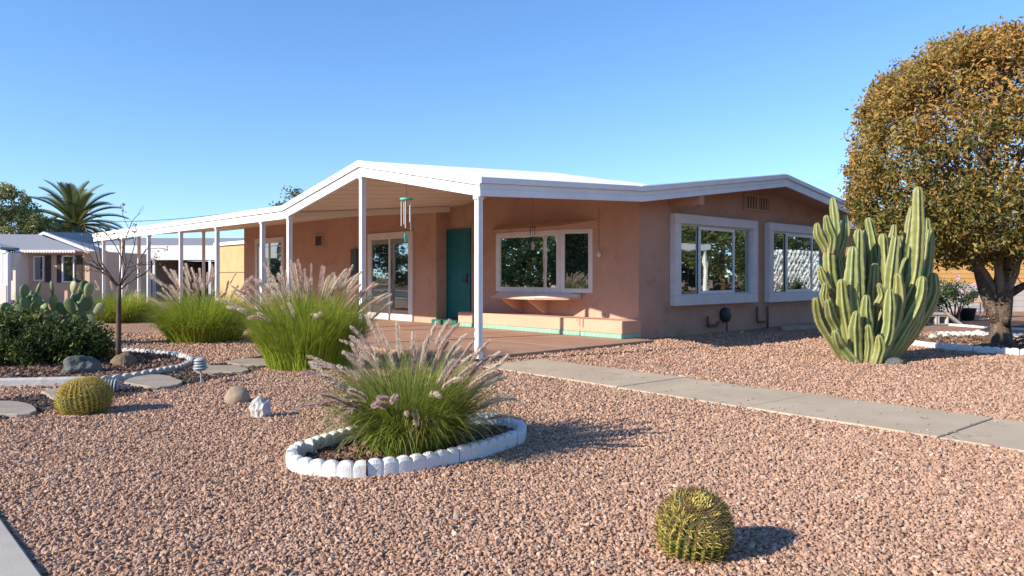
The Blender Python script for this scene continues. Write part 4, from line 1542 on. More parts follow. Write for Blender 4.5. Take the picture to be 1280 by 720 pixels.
# ------------------------------------------------------------------ leaves
def leaf_quads(P, size, g, aspect=.5, nz=None, up_bias=.35):
    """one folded diamond per point"""
    n = len(P)
    d = g.normal(size=(n, 3)); d /= np.linalg.norm(d, axis=1)[:, None]
    if nz is not None:
        d = d * .8 + nz
        d /= np.linalg.norm(d, axis=1)[:, None]
    d[:, 2] -= up_bias * .5
    d /= np.linalg.norm(d, axis=1)[:, None]
    r_ = g.normal(size=(n, 3))
    s_ = np.cross(d, r_); s_ /= np.linalg.norm(s_, axis=1)[:, None]
    nn = np.cross(s_, d)
    L = size[:, None]
    a = P - d * L * .5
    b = P + d * L * .5
    m1 = P - d * L * .06 + s_ * L * aspect * .5 + nn * L * .10
    m2 = P - d * L * .06 - s_ * L * aspect * .5 + nn * L * .10
    V = np.stack([a, m1, b, m2], 1).reshape(-1, 3)
    return V, np.arange(n * 4).reshape(n, 4)


def crown(parent, name, centers, radii, per, size, palette, seed, mat=None, up=.35, aspect=.5, low_palette=None, z_mid=0, z_soft=1):
    """leaves gathered round clump centres"""
    g = np.random.default_rng(seed)
    K = len(centers)
    idx = np.repeat(np.arange(K), per)
    off = g.normal(size=(K * per, 3)); off /= np.linalg.norm(off, axis=1)[:, None]
    off *= (g.random((K * per, 1)) ** .5)
    P = centers[idx] + off * radii[idx, None]
    V, f = leaf_quads(P, g.uniform(size[0], size[1], len(P)), g, aspect, None, up)
    pal = np.array(palette)
    t = patches(P, 1.6, seed + 1) + g.normal(0, .42, len(P))
    k = np.clip(((t + 1.25) / 2.5 * len(pal)).astype(int), 0, len(pal) - 1)
    c = pal[k]
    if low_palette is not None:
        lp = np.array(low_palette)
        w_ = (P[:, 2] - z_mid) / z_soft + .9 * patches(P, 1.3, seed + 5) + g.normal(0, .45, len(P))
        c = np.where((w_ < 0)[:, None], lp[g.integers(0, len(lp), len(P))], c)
    c = c * g.uniform(.65, 1.35, (len(P), 1))
    return np_mesh(name, V, f, mat or M['leaf'], np.repeat(c, 4, 0), parent)


def branch_tree(m_, p, d, L, r, depth, g, spread=.6, shrink=.72, up=.15, kids=(2, 4), tips=None):
    pts = [p]
    q = p
    dd = d.normalized()
    for i in range(3):
        dd = (dd + Vector(g.normal(0, .12, 3)) + Vector((0, 0, up * .2))).normalized()
        q = q + dd * L / 3
        pts.append(q)
    m_.tube(pts, [r, r * .92, r * .84, r * .74], max(4, 9 - (4 - depth) * 1) if depth > 1 else 4, depth <= 0)
    if tips is not None and depth <= 1:
        tips.append(q)
    if depth <= 0:
        return
    for k in range(int(g.integers(kids[0], kids[1]))):
        nd = (dd + Vector(g.normal(0, spread, 3)) + Vector((0, 0, up))).normalized()
        branch_tree(m_, q if k else pts[2], nd, L * shrink * g.uniform(.8, 1.15), r * .62, depth - 1, g, spread, shrink, up, kids, tips)


# the large clipped tree on the right
tb = G(1252, 431)
tr = empty('broadleaf_tree', tb, 0, 'large round-topped tree with olive and rust brown leaves at right', 'tree')
gt = np.random.default_rng(31)
TZ = [1.44, 1.56, 1.72, 2.0, 2.3, 2.9, 3.3, 3.8, 4.17, 4.58, 4.87, 5.07, 5.22]
TR = [.5, 1.4, 1.92, 2.28, 2.38, 2.42, 2.42, 2.37, 2.22, 1.94, 1.55, 1.08, .35]
m = MB()
for ang, e in ((170, 62), (60, 66), (-60, 60), (20, 55), (240, 64), (120, 70)):
    d = Vector((math.cos(R(ang)) * math.cos(R(e)), math.sin(R(ang)) * math.cos(R(e)), math.sin(R(e))))
    branch_tree(m, Vector((0, 0, .74)) + d * .05, d, 1.5, .072, 4, gt, .45, .72, .05, (2, 4))
# keep limbs inside the crown
vv = np.array([tuple(p) for p in m.v])
Rz = np.interp(vv[:, 2], [0.0, .9] + TZ, [3, 1.2] + TR) * .97
rr = np.hypot(vv[:, 0], vv[:, 1])
sc_ = np.where(rr > Rz, Rz / np.maximum(rr, 1e-6), 1)
vv[:, 0] *= sc_; vv[:, 1] *= sc_
vv[:, 2] = np.minimum(vv[:, 2], 5.3)
m.v = [tuple(p) for p in vv]
m.build('limbs', M['twig'], tr, True)
m = MB()
pts = [Vector((-.02, 0, -.05)), Vector((-.02, 0, .12)), Vector((0, .01, .35)), Vector((0, 0, .62)), Vector((.02, 0, .95)), Vector((.03, .02, 1.4))]
m.tube(pts, [.26, .175, .15, .165, .15, .10], 14)
m.tube([(-.03, 0, .38), (-.16, .02, .62), (-.27, .04, .95), (-.34, .1, 1.25), (-.45, .12, 1.7)], [.12, .105, .09, .075, .05], 9)
m.tube([(.08, 0, .85), (.35, -.05, 1.02), (.7, -.1, 1.2), (1.1, -.1, 1.5)], [.08, .07, .055, .035], 9)
m.tube([(0, -.1, .36), (-.05, -.2, .47), (-.04, -.22, .50)], [.08, .05, .04], 9)
vv = [Vector(p) for p in m.v]
m.v = [tuple(p + Vector(mnoise.noise_vector(p * 6)) * .03) for p in vv]
m.build('trunk', M['bark'], tr, True)
K = 1450
cz = gt.uniform(1.48, 5.18, K)
# surface-weighted heights
wz = np.interp(cz, TZ, TR)
Rm = wz
ca = gt.random(K) * 6.283
shell = np.where(gt.random(K) < .80, gt.uniform(.86, 1.0, K), gt.uniform(.25, .85, K))
cen = np.stack([Rm * shell * np.cos(ca), Rm * shell * np.sin(ca), cz], 1)
top_extra = 120
ta, trr = gt.random(top_extra) * 6.283, 1.9 * np.sqrt(gt.random(top_extra))
cen2 = np.stack([trr * np.cos(ta), trr * np.sin(ta), np.interp(trr, TR[:5:-1], TZ[:5:-1]) - gt.uniform(0, .2, top_extra)], 1)
ba = 90
bb_, bz = gt.random(ba) * 6.283, 2.2 * np.sqrt(gt.random(ba))
cen3 = np.stack([bz * np.cos(bb_), bz * np.sin(bb_), np.interp(bz, TR[:6], TZ[:6]) + gt.uniform(0, .35, ba)], 1)
cen = np.concatenate([cen, cen2, cen3])
hole = patches(cen, 1.5, 77)
mid = (cen[:, 2] > 2.6) & (cen[:, 2] < 4.6)
cen = cen[~((hole > .48) & mid)]
rad = gt.uniform(.12, .34, len(cen))
# warmer, drier leaves above; greener ones below
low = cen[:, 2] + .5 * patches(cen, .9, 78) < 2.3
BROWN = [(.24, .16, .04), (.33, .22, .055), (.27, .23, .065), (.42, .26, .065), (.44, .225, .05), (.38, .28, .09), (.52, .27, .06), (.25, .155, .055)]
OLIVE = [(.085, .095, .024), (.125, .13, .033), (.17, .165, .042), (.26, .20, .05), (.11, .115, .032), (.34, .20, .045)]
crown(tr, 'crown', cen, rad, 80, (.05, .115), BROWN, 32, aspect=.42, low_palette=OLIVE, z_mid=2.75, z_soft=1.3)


def bushy(name, label, cat, loc, blobs, per, size, palette, seed, K, group=None, trunk=None, mat=None, shell=.55):
    g = np.random.default_rng(seed)
    root = empty(name, loc, 0, label, cat, group)
    cs, rs = [], []
    wts = np.array([b[3] * b[4] * b[5] for b in blobs]) ** .67
    for (x, y, z, a_, b_, c_), n_ in zip(blobs, (wts / wts.sum() * K).astype(int)):
        d = g.normal(size=(n_, 3)); d /= np.linalg.norm(d, axis=1)[:, None]
        q = d * (shell + (1 - shell) * g.random((n_, 1)) ** .4)
        q = q * np.array((a_, b_, c_)) + np.array((x, y, z))
        cs.append(q); rs.append(np.full(n_, min(a_, b_, c_) * .22))
    cs = np.concatenate(cs); rs = np.concatenate(rs)
    rs = np.maximum(rs, size[1] * 1.6) * g.uniform(.7, 1.3, len(rs))
    k = cs[:, 2] > .04
    crown(root, 'crown' if trunk else 'foliage', cs[k], rs[k], per, size, palette, seed + 1, mat)
    if trunk:
        m_ = MB()
        for path, rd in trunk:
            m_.tube(path, [rd * (1 - .5 * i / (len(path) - 1)) for i in range(len(path))], 7)
        m_.build('trunk', M['darktwig'], root, True)
    return root


# clipped dark hedge at the left
DARKG = [(.035, .055, .013), (.055, .08, .018), (.085, .115, .022), (.14, .16, .028), (.045, .065, .015), (.22, .215, .04)]
bushy('hedge', 'clipped dark green hedge at the left edge behind the boulder', 'hedge', Vector((-6.75, 10.05, 0)),
      [(-.9, .1, .30, 1.0, .75, .36), (.2, 0, .29, 1.0, .72, .36), (-.3, .2, .33, 1.1, .7, .34), (.75, .05, .26, .52, .55, .32)], 52, (.045, .08), DARKG, 41, 480,
      trunk=[([Vector((.2, 0, -.02)), Vector((.2, 0, .35))], .05), ([Vector((-.7, 0, -.02)), Vector((-.75, 0, .35))], .05)], shell=.35)

# bare sapling in the left bed
sp = G(148, 457)
sap = empty('bare_sapling', sp, 0, 'thin leafless sapling with spreading twigs in the mulch bed', 'tree')
gs = np.random.default_rng(51)
m = MB(); m.tube([(0, 0, -.03), (.005, 0, .4), (0, .01, .8), (.01, 0, 1.08)], [.036, .032, .03, .028], 9); m.build('trunk', M['darktwig'], sap, True)
m = MB()
tips = []
for ang, e, L in ((180, 38, .42), (0, 42, .40), (200, 60, .40), (20, 62, .42), (90, 84, .5), (150, 50, .36), (-30, 50, .36), (60, 65, .4), (260, 55, .35)):
    d = Vector((math.cos(R(ang)) * math.cos(R(e)), math.sin(R(ang)) * math.cos(R(e)), math.sin(R(e))))
    branch_tree(m, Vector((.005, 0, gs.uniform(.98, 1.07))), d, L * 1.1, .0105, 4, gs, .36, .64, .05, (1, 3), tips)
m.build('branches', M['darktwig'], sap, True)
tips = np.array([tuple(t) for t in tips])
dl = tips[gs.random(len(tips)) < .6]
crown(sap, 'dead_leaves', dl, np.full(len(dl), .06), 3, (.03, .055), [(.30, .19, .08), (.22, .13, .06), (.35, .25, .12), (.25, .16, .06)], 52)

# rose bush on the right, in front of the far wall
ro = Vector((F and (1194 - 640) / F * 19.0, 19.0, 0))
rose = empty('rose_bush', ro, 0, 'rose bush with pale pink flowers left of the tree trunk', 'rose bush')
gr = np.random.default_rng(61)
m = MB(); tips = []
for ang, e, L in ((170, 55, .55), (10, 62, .5), (100, 80, .5), (200, 70, .55), (-40, 65, .5), (150, 45, .4)):
    d = Vector((math.cos(R(ang)) * math.cos(R(e)), math.sin(R(ang)) * math.cos(R(e)), math.sin(R(e))))
    branch_tree(m, Vector((0, 0, -.02)), d, L, .022, 2, gr, .35, .7, .1, (2, 4), tips)
m.build('canes', M['darktwig'], rose, True)
tips = np.array([tuple(t) for t in tips])
tt = tips[gr.random(len(tips)) < .9]
crown(rose, 'foliage', np.concatenate([tt, tt * .85]), np.full(2 * len(tt), .16), 26, (.05, .08), [(.03, .065, .02), (.05, .10, .03), (.08, .13, .035), (.10, .12, .035)], 62)
for k, (x, z) in enumerate(((-.10, 1.17), (.42, 1.18), (.02, .78), (.14, .78), (.38, .95), (-.02, 1.08))):
    V, f = [], []
    pp_ = []
    for ring_i, (n_, rr, e) in enumerate(((7, .085, .2), (6, .065, .7), (5, .04, 1.1))):
        for j in range(n_):
            an = j / n_ * 6.283 + ring_i * .4
            c_ = Vector((math.cos(an), math.sin(an), 0)); s_ = Vector((-math.sin(an), math.cos(an), 0))
            tip = c_ * rr * math.cos(e) + Vector((0, 0, rr * math.sin(e)))
            b0 = len(V)
            V += [Vector((0, 0, 0)), c_ * rr * .5 + s_ * rr * .5 + Vector((0, 0, rr * .35 * math.sin(e))), tip, c_ * rr * .5 - s_ * rr * .5 + Vector((0, 0, rr * .35 * math.sin(e)))]
            f.append((b0, b0 + 1, b0 + 2, b0 + 3))
    o = np_mesh('flower', [tuple(v) for v in V], f, M['leaf'], np.tile((.86, .62, .66), (len(V), 1)), rose)
    o.location = (x, -.28 + .05 * (k % 3), z)
    o.rotation_euler = (R(40), R(gr.uniform(-20, 20)), 0)

# ------------------------------------------------------------------ right background
def at(x, y, v):
    return Vector(((x - 640) / F * v, v, CH - (y - HZ) / F * v))
def ux(x, v): return (x - 640) / F * v
def zy(y, v): return CH - (y - HZ) / F * v

# neighbour's building: ochre siding over a pale block base
V0 = 24.5
nb = empty('neighbour_house', Vector((14, V0, 0)), 0, 'ochre sided house with pale block base seen under the large tree', 'house')
X0, X1 = 9.6 - 14, 21.0 - 14
m = MB(); m.box(X0, X1, .06, 7, .92, 2.75); 
for k in range(12):
    z = .95 + k * .15
    m.box(X0, X1, .045, .0595, z, z + .135)
m.build('wall', M['ochre2'], nb)
m = MB()
for k in range(5):
    off = 0 if k % 2 else -.2
    x = X0
    while x < X1:
        xe = min(x + .395 + (off if x == X0 else 0), X1)
        m.box(x, xe - .008, .0, .06, -.02 + .186 * k, -.02 + .186 * k + .178, .004)
        x = xe
m.box(X0, X1, .012, .2, -.03, .915)
m.build('block_base', M['block'], nb)
m = MB()
m.hexa([(X0 - .4, -.5, 2.70), (X1 + .4, -.5, 2.70), (X1 + .4, 7.5, 2.70), (X0 - .4, 7.5, 2.70)], [(X0 - .4, -.5, 2.88), (X1 + .4, -.5, 2.88), (X1 + .4, 3.5, 3.6), (X0 - .4, 3.5, 3.6)])
m.build('roof', M['shingle'], nb)

# block bench with the bird bath, leaning plank, pots, table
vb = 18.0
bx = ux(1160, vb)
bench = empty('block_bench', (bx, vb, 0), 0, 'low bench of hollow grey blocks under a slab beside the cactus', 'bench')
m = MB()
m.box(-.42, .42, -.2, .2, .24, .30, .008)
m.build('bench_slab', M['kerb'], bench)
for k in range(3):
    m = MB()
    x = -.40 + k * .275
    for (p0, p1, q0, q1) in ((x, x + .25, 0, .03), (x, x + .25, .205, .239)):
        m.box(p0, p1, -.17, .17, q0, q1)
    m.box(x, x + .03, -.17, .17, .0301, .2049); m.box(x + .22, x + .25, -.17, .17, .0301, .2049)
    m.build('hollow_block', M['block'], bench)
bbp = empty('bird_bath', (ux(1172, vb), vb, .301), 0, 'small dark bird bath standing on the block bench', 'bird bath')
m = MB(); m.lathe([(.10, 0), (.10, .02), (.05, .05), (.045, .17)], 16); m.build('pedestal', M['dark'], bbp, True)
m = MB(); m.lathe([(.05, .17), (.14, .20), (.165, .215), (.15, .218), (.03, .19)], 18); m.build('bowl', M['dark'], bbp, True)
m = MB()
m.extrude([(0, 0, .30), (.10, 0, .30), (.50, 0, -.01), (.40, 0, -.01)], (0, .14, 0))
o = m.build('plank', M['kerb'], loc=(ux(1176, 17.9), 17.75, .0))
tag(o, 'weathered plank leaning from the block bench to the ground', 'plank')
tb_v = 20.5
table = empty('garden_table', (ux(1218, tb_v), tb_v, 0), 0, 'small pale topped garden table against the far block wall', 'table')
m = MB(); m.box(-.33, .33, -.22, .22, .44, .56, .01); m.build('tabletop', M['tanwall'], table)
for sx in (-1, 1):
    for sy in (-1, 1):
        m = MB(); m.tube([(sx * .29, sy * .18, 0), (sx * .27, sy * .17, .439)], .014, 6); m.build('leg', M['alu'], table)
pot = empty('flower_pot', (ux(1218, tb_v), tb_v, .561), 0, 'dark blue flower pot standing on the small garden table', 'pot')
m = MB(); m.lathe([(.08, 0), (.12, .16), (.13, .17), (.13, .2), (.11, .2), (.1, .15)], 18); m.build('bowl', M['bluepot'], pot, True)
v2 = 19.6
pot = empty('planter', (ux(1209, v2), v2, 0), 0, 'black tub planter on the ground below the table', 'planter')
m = MB(); m.lathe([(.15, 0), (.20, .28), (.215, .29), (.215, .33), (.19, .33), (.17, .26)], 20); m.build('tub', M['dark'], pot, True)
fr = empty('wire_stand', (ux(1225, v2), v2, 0), 0, 'thin metal wire stand beside the black tub planter', 'stand')
for sx in (-1, 1):
    for yy in (0, .2):
        m = MB(); m.tube([(sx * .11, yy, 0), (sx * .10, yy, .299)], .008, 6); m.build('leg', M['alu'], fr)
m = MB(); m.box(-.12, .12, -.02, .22, .30, .315, .003); m.build('top', M['alu'], fr)
bushy('shrub', 'small light green shrub by the far block wall just left of the tree trunk', 'shrub', Vector((ux(1241, 21), 21, 0)),
      [(0, 0, .45, .18, .18, .40)], 34, (.05, .09), [(.07, .11, .03), (.11, .15, .04), (.05, .08, .02)], 71, 26)
bk = [G(1188, 407) + Vector((0, 0, 0)), G(1215, 409), G(1250, 411.5), G(1300, 413)]
edging(bk[0], bk, False, .05, 'white kerb line in front of the rose bush bed', 6, .7, .10, .12, True)
fb = [G(1120, 407), G(1188, 406.5), G(1300, 412), G(1340, 403), G(1150, 400)]
sheet('mulch_bed_soil', [(p.x, p.y) for p in fb], .012, M['mulch'])

# ------------------------------------------------------------------ behind the porch: ochre shed, far carport house, left neighbour
sh = empty('storage_shed', H(5.0, 21.4), TH, 'ochre panelled shed seen through the far end of the porch', 'shed')
m = MB()
m.box(.9, 4.4, 0, 3.0, -.05, 1.30); m.box(.9, 4.4, .0, 3.0, 1.33, 2.44)
m.build('wall', M['ochre'], sh)
m = MB(); m.box(.91, 4.39, .01, 2.99, 1.3005, 1.3295); m.build('joint', M['brown'], sh)
m = MB(); m.box(.8, 4.6, -.25, 3.2, 2.46, 2.60, .01); m.build('roof', M['foam'], sh)

vf = 39.0
cp = empty('neighbour_house', (ux(160, vf), vf, 0), 0, 'far house with long white carport fascia behind the porch posts', 'house')
x0, x1 = ux(98, vf) - cp.location.x, ux(330, vf) - cp.location.x
m = MB(); m.box(x0, x1, 0, .12, zy(325, vf), zy(306.5, vf)); m.build('fascia', M['white'], cp)
m = MB()
m.hexa([(x0, .0, zy(306, vf)), (x1, 0, zy(306, vf)), (x1, 9, zy(306, vf)), (x0, 9, zy(306, vf))], [(x0, .05, zy(305, vf)), (x1, .05, zy(305, vf)), (x1, 5, zy(297.5, vf + 5)), (x0, 5, zy(297.5, vf + 5))])
m.build('roof', M['shingle'], cp)
m = MB(); m.box(x0, x1, .121, 7, zy(323, vf), zy(307, vf)); m.build('ceiling', M['brown'], cp)
m = MB(); m.box(x0, x1, 6.2, 6.4, 0, zy(324, vf)); m.box(x0, ux(182, vf) - cp.location.x, .6, 6.19, 0, zy(324, vf))
m.build('wall', M['brick'], cp)
m = MB(); m.box(ux(190, vf) - cp.location.x, x1, 6.0, 6.19, .05, zy(325, vf)); m.build('carport_back_wall', M['brown'], cp)
for xx in (147, 166, 192, 262):
    m = MB(); m.box(ux(xx, vf) - cp.location.x - .06, ux(xx, vf) - cp.location.x + .06, .0, .12, 0, zy(325.5, vf)); m.build('post', M['white'], cp)
m = MB(); m.box(ux(152, vf) - cp.location.x, ux(160, vf) - cp.location.x, .55, .6, .9, zy(329, vf)); m.build('window', M['glass'], cp)

vn = 32.0
NX = ux(60, vn)
nh = empty('neighbour_house', (NX, vn, 0), 0, 'pale pink house with grey shingle roofs and white gable trim at the far left', 'house')
def X(px): return ux(px, vn) - NX
def Z(py): return zy(py, vn)
def XD(px, d): return ux(px, vn + d) - NX
def ZD(py, d): return zy(py, vn + d)
m = MB()
m.box(X(36), X(112), 0, 5, -.05, Z(313.5))
m.build('wall', M['tanwall'], nh)
# long low roof over the wall, and the front porch gable
m = MB()
m.hexa([(XD(25, -.5), -.5, ZD(314, -.5)), (XD(104, -.5), -.5, ZD(314, -.5)), (XD(90, 4), 4, ZD(314, 4)), (XD(-60, 4), 4, ZD(314, 4))], [(XD(27, -.45), -.45, ZD(311.5, -.45)), (XD(98, -.45), -.45, ZD(311.5, -.45)), (XD(49, 3.6), 3.6, ZD(293.2, 3.6)), (XD(-60, 3.6), 3.6, ZD(292, 3.6))])
m.build('roof', M['shingle'], nh)
m = MB()
for k in range(22):
    xa = X(29) + (X(103) - X(29)) * k / 22
    xb = xa + (X(103) - X(29)) / 22
    mid = (xa + xb) / 2
    m.extrude([(xa, -.53, Z(313)), (xa, -.53, Z(315.2)), (mid, -.53, Z(317)), (xb, -.53, Z(315.2)), (xb, -.53, Z(313))], (0, .028, 0))
m.build('scalloped_valance', M['trim'], nh)
m = MB()   # rear gable with white rake board
def P3(px, py, d): return (XD(px, d), d, ZD(py, d))
m.hexa([P3(46, 316, 4.3), P3(128, 319, 4.3), P3(112, 316, 9), P3(60, 316, 9)], [P3(54, 290.2, 4.3), P3(126, 317.3, 4.3), P3(124, 304, 9), P3(112, 291, 9)])
m.build('rear_roof', M['shingle'], nh)
m = MB()
m.extrude([P3(44, 294.5, 4.05), P3(54, 289.5, 4.05), P3(127, 317, 4.05), P3(127, 321.5, 4.05), P3(54, 293, 4.05), P3(44, 297.5, 4.05)], (0, .2, 0))
m.build('rake_board', M['white'], nh)
m = MB()
m.extrude([(X(-60), -1.6, Z(290)), (X(0), -1.6, Z(298)), (X(30), -1.6, Z(309.5)), (X(30), -1.6, Z(312.5)), (X(0), -1.6, Z(302)), (X(-60), -1.6, Z(296))], (0, .15, 0))
m.extrude([(X(-60), -1.55, Z(297)), (X(0), -1.55, Z(303)), (X(28), -1.55, Z(312)), (X(28), -1.55, Z(317)), (X(-60), -1.55, Z(317))], (0, .08, 0))
m.extrude([(X(28.5), -1.6, Z(312.8)), (X(39), -1.6, Z(315)), (X(39), -1.6, Z(319)), (X(28.5), -1.6, Z(317))], (0, .1, 0))
m.build('porch_gable', M['white'], nh)
m = MB()
m.hexa([(X(-60), -1.44, Z(300)), (X(28), -1.44, Z(313)), (X(28), 3.4, Z(313)), (X(-60), 3.4, Z(300))], [(X(-60), -1.44, Z(297)), (X(28.2), -1.44, Z(310.2)), (X(28.2), 3.4, Z(310.2)), (X(-60), 3.4, Z(292))])
m.build('porch_roof', M['shingle'], nh)
for px in (-20, 13.5, 32.5, 38.5):
    m = MB(); m.box(X(px) - .10, X(px) + .10, -1.6, -1.4, 0, Z(317.5), .01); m.build('post', M['white'], nh)
m = MB(); m.box(X(-60), X(40), -1.62, -1.45, 0, Z(356), .01); m.build('porch_railing_wall', M['whitewall'], nh)
for (p0, p1, q0, q1, mat_, nm) in ((-8, 10, 319, 349, M['glass'], 'window'), (16, 30, 319, 349, M['glass'], 'window')):
    m = MB(); m.box(X(p0), X(p1), -.9, -.86, Z(q1), Z(q0)); m.build(nm, mat_, nh)
m = MB(); m.box(X(-60), X(36), -.85, 4, 0, Z(317)); m.build('porch_wall', M['whitewall'], nh)
for (p0, p1, q0, q1, fr_) in ((43, 56, 320, 351, 1), (78.5, 94, 319.5, 353, 1)):
    m = MB()
    rect_frame(m, X(p0), X(p1), Z(q1), Z(q0), .05, lambda u0, u1, y0, y1: m.box(u0, u1, -.08, -.001, y0, y1))
    wn = m.build('window_frame', M['white'], nh)
    m = MB(); m.box(X(p0) + .05, X(p1) - .05, -.03, -.002, Z(q1) + .05, Z(q0) - .05); m.build('pane', M['glass'], wn)
for (p0, p1) in ((57, 64), (71.5, 77.5), (95, 104)):
    m = MB()
    z = Z(353)
    m.box(X(p0), X(p1), -.04, -.002, z, Z(319))
    while z < Z(321):
        m.box(X(p0) + .04, X(p1) - .04, -.055, -.041, z + .01, z + .05); z += .07
    m.build('shutter', M['brown'], nh)

# ------------------------------------------------------------------ trees behind
pv = 44.0
pb = Vector((ux(93, pv), pv, 0))
palm = empty('palm_tree', pb, 0, 'date palm with long arching fronds rising above the left neighbour house', 'palm tree')
hc = zy(283, pv)
m = MB()
prof = []
for k in range(26):
    z = hc * k / 25
    prof.append((.34 + .05 * (k % 2) - .004 * k, z))
m.lathe(prof, 14); m.build('trunk', M['bark'], palm)
gpm = np.random.default_rng(81)
for k in range(44):
    az = k * 2.39996
    el = R(88 - 112 * (k / 44) ** .85 + gpm.normal(0, 4))
    L = gpm.uniform(2.7, 3.3)
    n = 26
    p = Vector((0, 0, hc + .05))
    V, f, C = [], [], []
    hd = Vector((math.cos(az), math.sin(az), 0))
    e = el
    cbase = np.array((.15, .18, .07)) * gpm.uniform(.75, 1.2)
    if gpm.random() < .15: cbase = np.array((.20, .19, .06))
    for i in range(n):
        s_ = i / (n - 1)
        e = el - R(48) * s_ ** 1.5
        d = hd * math.cos(e) + Vector((0, 0, math.sin(e)))
        upv = (-hd * math.sin(e) + Vector((0, 0, math.cos(e))))
        side = d.cross(upv)
        ll = .62 * math.sin(math.pi * min(1, .12 + .82 * s_)) ** .6
        for sg in (-1, 1):
            for jj in (0, .5):
                q = p + d * (L / n) * jj
                ld = (d * .85 + side * sg * .62 + upv * .22).normalized()
                tip = q + ld * ll
                wv = d * .045
                b0 = len(V)
                V += [q - wv, q + wv, tip + wv * .2, tip - wv * .2]
                f.append((b0, b0 + 1, b0 + 2, b0 + 3))
                C += [cbase * gpm.uniform(.8, 1.25)] * 4
        b0 = len(V)
        wv = upv * .022 * (1 - .7 * s_) + side * .018 * (1 - .7 * s_)
        p2 = p + d * (L / n)
        V += [p - wv, p + wv, p2 + wv, p2 - wv]; f.append((b0, b0 + 1, b0 + 2, b0 + 3)); C += [np.array((.24, .22, .08))] * 4
        p = p2
    np_mesh('frond', [tuple(v) for v in V], f, M['leaf'], np.array(C), palm)

TG = [(.06, .085, .028), (.09, .12, .035), (.14, .165, .05), (.19, .205, .065), (.065, .09, .03)]
tv = 40.0
bushy('round_tree', 'broad olive green tree at the left edge behind the neighbour house', 'tree', Vector((ux(-5, tv), tv, 0)),
      [(-.5, 0, 4.2, 2.6, 2.2, 1.9), (1.3, 0, 3.3, 1.7, 1.6, 1.4), (2.6, .3, 2.7, 1.5, 1.3, 1.0), (-3, 0, 3.6, 2.2, 2, 1.9)], 60, (.13, .24), [(.15, .17, .05), (.22, .24, .075), (.30, .30, .10), (.38, .36, .14), (.17, .19, .06)], 91, 430,
      trunk=[([Vector((0, 0, -.1)), Vector((.1, 0, 1.5)), Vector((-.2, 0, 3.5))], .3)])
bushy('round_tree', 'dark low tree between the left edge tree and the palm, above the shingle roof', 'tree', Vector((ux(62, 47), 47, 0)),
      [(0, 0, 3.0, 2.4, 1.4, 1.6), (4.0, 0, 2.8, 2.2, 1.3, 1.1)], 50, (.14, .25), [(.03, .05, .018), (.045, .065, .02), (.06, .08, .025)], 93, 220,
      trunk=[([Vector((0, 0, -.1)), Vector((.1, 0, 3))], .25)])
bushy('round_tree', 'small sprig of a tree top showing above the porch roof', 'tree', Vector((ux(368, 42), 42, 0)),
      [(0, 0, 5.1, .9, .8, 1.05), (-.6, 0, 4.6, .8, .7, .8)], 26, (.13, .22), TG, 95, 44,
      trunk=[([Vector((0, 0, -.1)), Vector((.05, 0, 2.5)), Vector((0, 0, 5.2))], .14)], shell=.2)

# ------------------------------------------------------------------ across the street and next door: seen mirrored in the panes
acr = empty('neighbour_house', H(-24, 16), TH, 'house across the street mirrored in the bay window', 'house')
m = MB(); m.box(-6, 0, -7, 7, 0, 2.6); m.build('wall', M['whitewall'], acr)
m = MB(); m.box(-6.4, .7, -7.5, 7.5, 2.605, 2.95); m.build('roof', M['foam'], acr)
for (a_, b_, s_, sd) in ((-19.5, 4.5, 1.0, 101), (-20.5, 27, 1.25, 102), (-19, 14, .8, 103), (-21, 9.5, 1.2, 104), (-20, 20.5, 1.1, 105), (-21, -1, 1.15, 106)):
    hh = H(a_, b_)
    bushy('street_tree', {101: 'leafy tree across the street mirrored at the right of the bay window', 102: 'taller leafy tree across the street mirrored in the patio door', 103: 'smallest leafy tree across the street in front of the pale house', 104: 'wide leafy tree across the street mirrored in the left bay pane', 105: 'leafy tree across the street between the pale house and the tallest tree', 106: 'leafy tree at the far right end of the row across the street'}[sd], 'tree', hh,
          [(0, 0, 3.0 * s_, 2.2 * s_, 2.2 * s_, 1.9 * s_), (.8, .6, 1.7 * s_, 2 * s_, 2.4 * s_, 1.6 * s_)], 44, (.2, .36), TG, sd, 240,
          trunk=[([Vector((0, 0, -.1)), Vector((.1, 0, 1.5 * s_)), Vector((0, 0, 3 * s_))], .22)])
# white carport and breeze block screen beyond the side yard
cpt_ = empty('carport', H(20.5, -10), TH, 'white carport in the side yard mirrored in the first big window', 'carport')
m = MB(); m.box(-3.2, 3.2, -4, 0, 2.35, 2.62, .01); m.build('roof', M['foam'], cpt_)
for (x, y) in ((-3, -.1), (0.2, -.1), (2.9, -.1), (-3, -3.8), (2.9, -3.8)):
    m = MB(); m.box(x - .07, x + .07, y - .07, y + .07, 0, 2.349); m.build('post', M['white'], cpt_)
m = MB(); m.box(-3.3, 3.3, -4.4, -4.2, 0, 2.0); m.build('side_wall', M['block'], cpt_)
scn = empty('breeze_block_screen', H(28.5, -8), TH, 'white breeze block screen wall mirrored in the second big window', 'screen wall')
m = MB()
for i in range(16):
    for j in range(6):
        x, z = -3.3 + i * .42, .02 + j * .40
        m.extrude([(x, -.11, z), (x + .05, -.11, z), (x + .42, -.11, z + .4), (x + .37, -.11, z + .4)], (0, .1, 0))
        m.extrude([(x + .37, -.105, z), (x + .42, -.105, z), (x + .05, -.105, z + .4), (x, -.105, z + .4)], (0, .09, 0))
m.build('blocks', M['lattice'], scn)
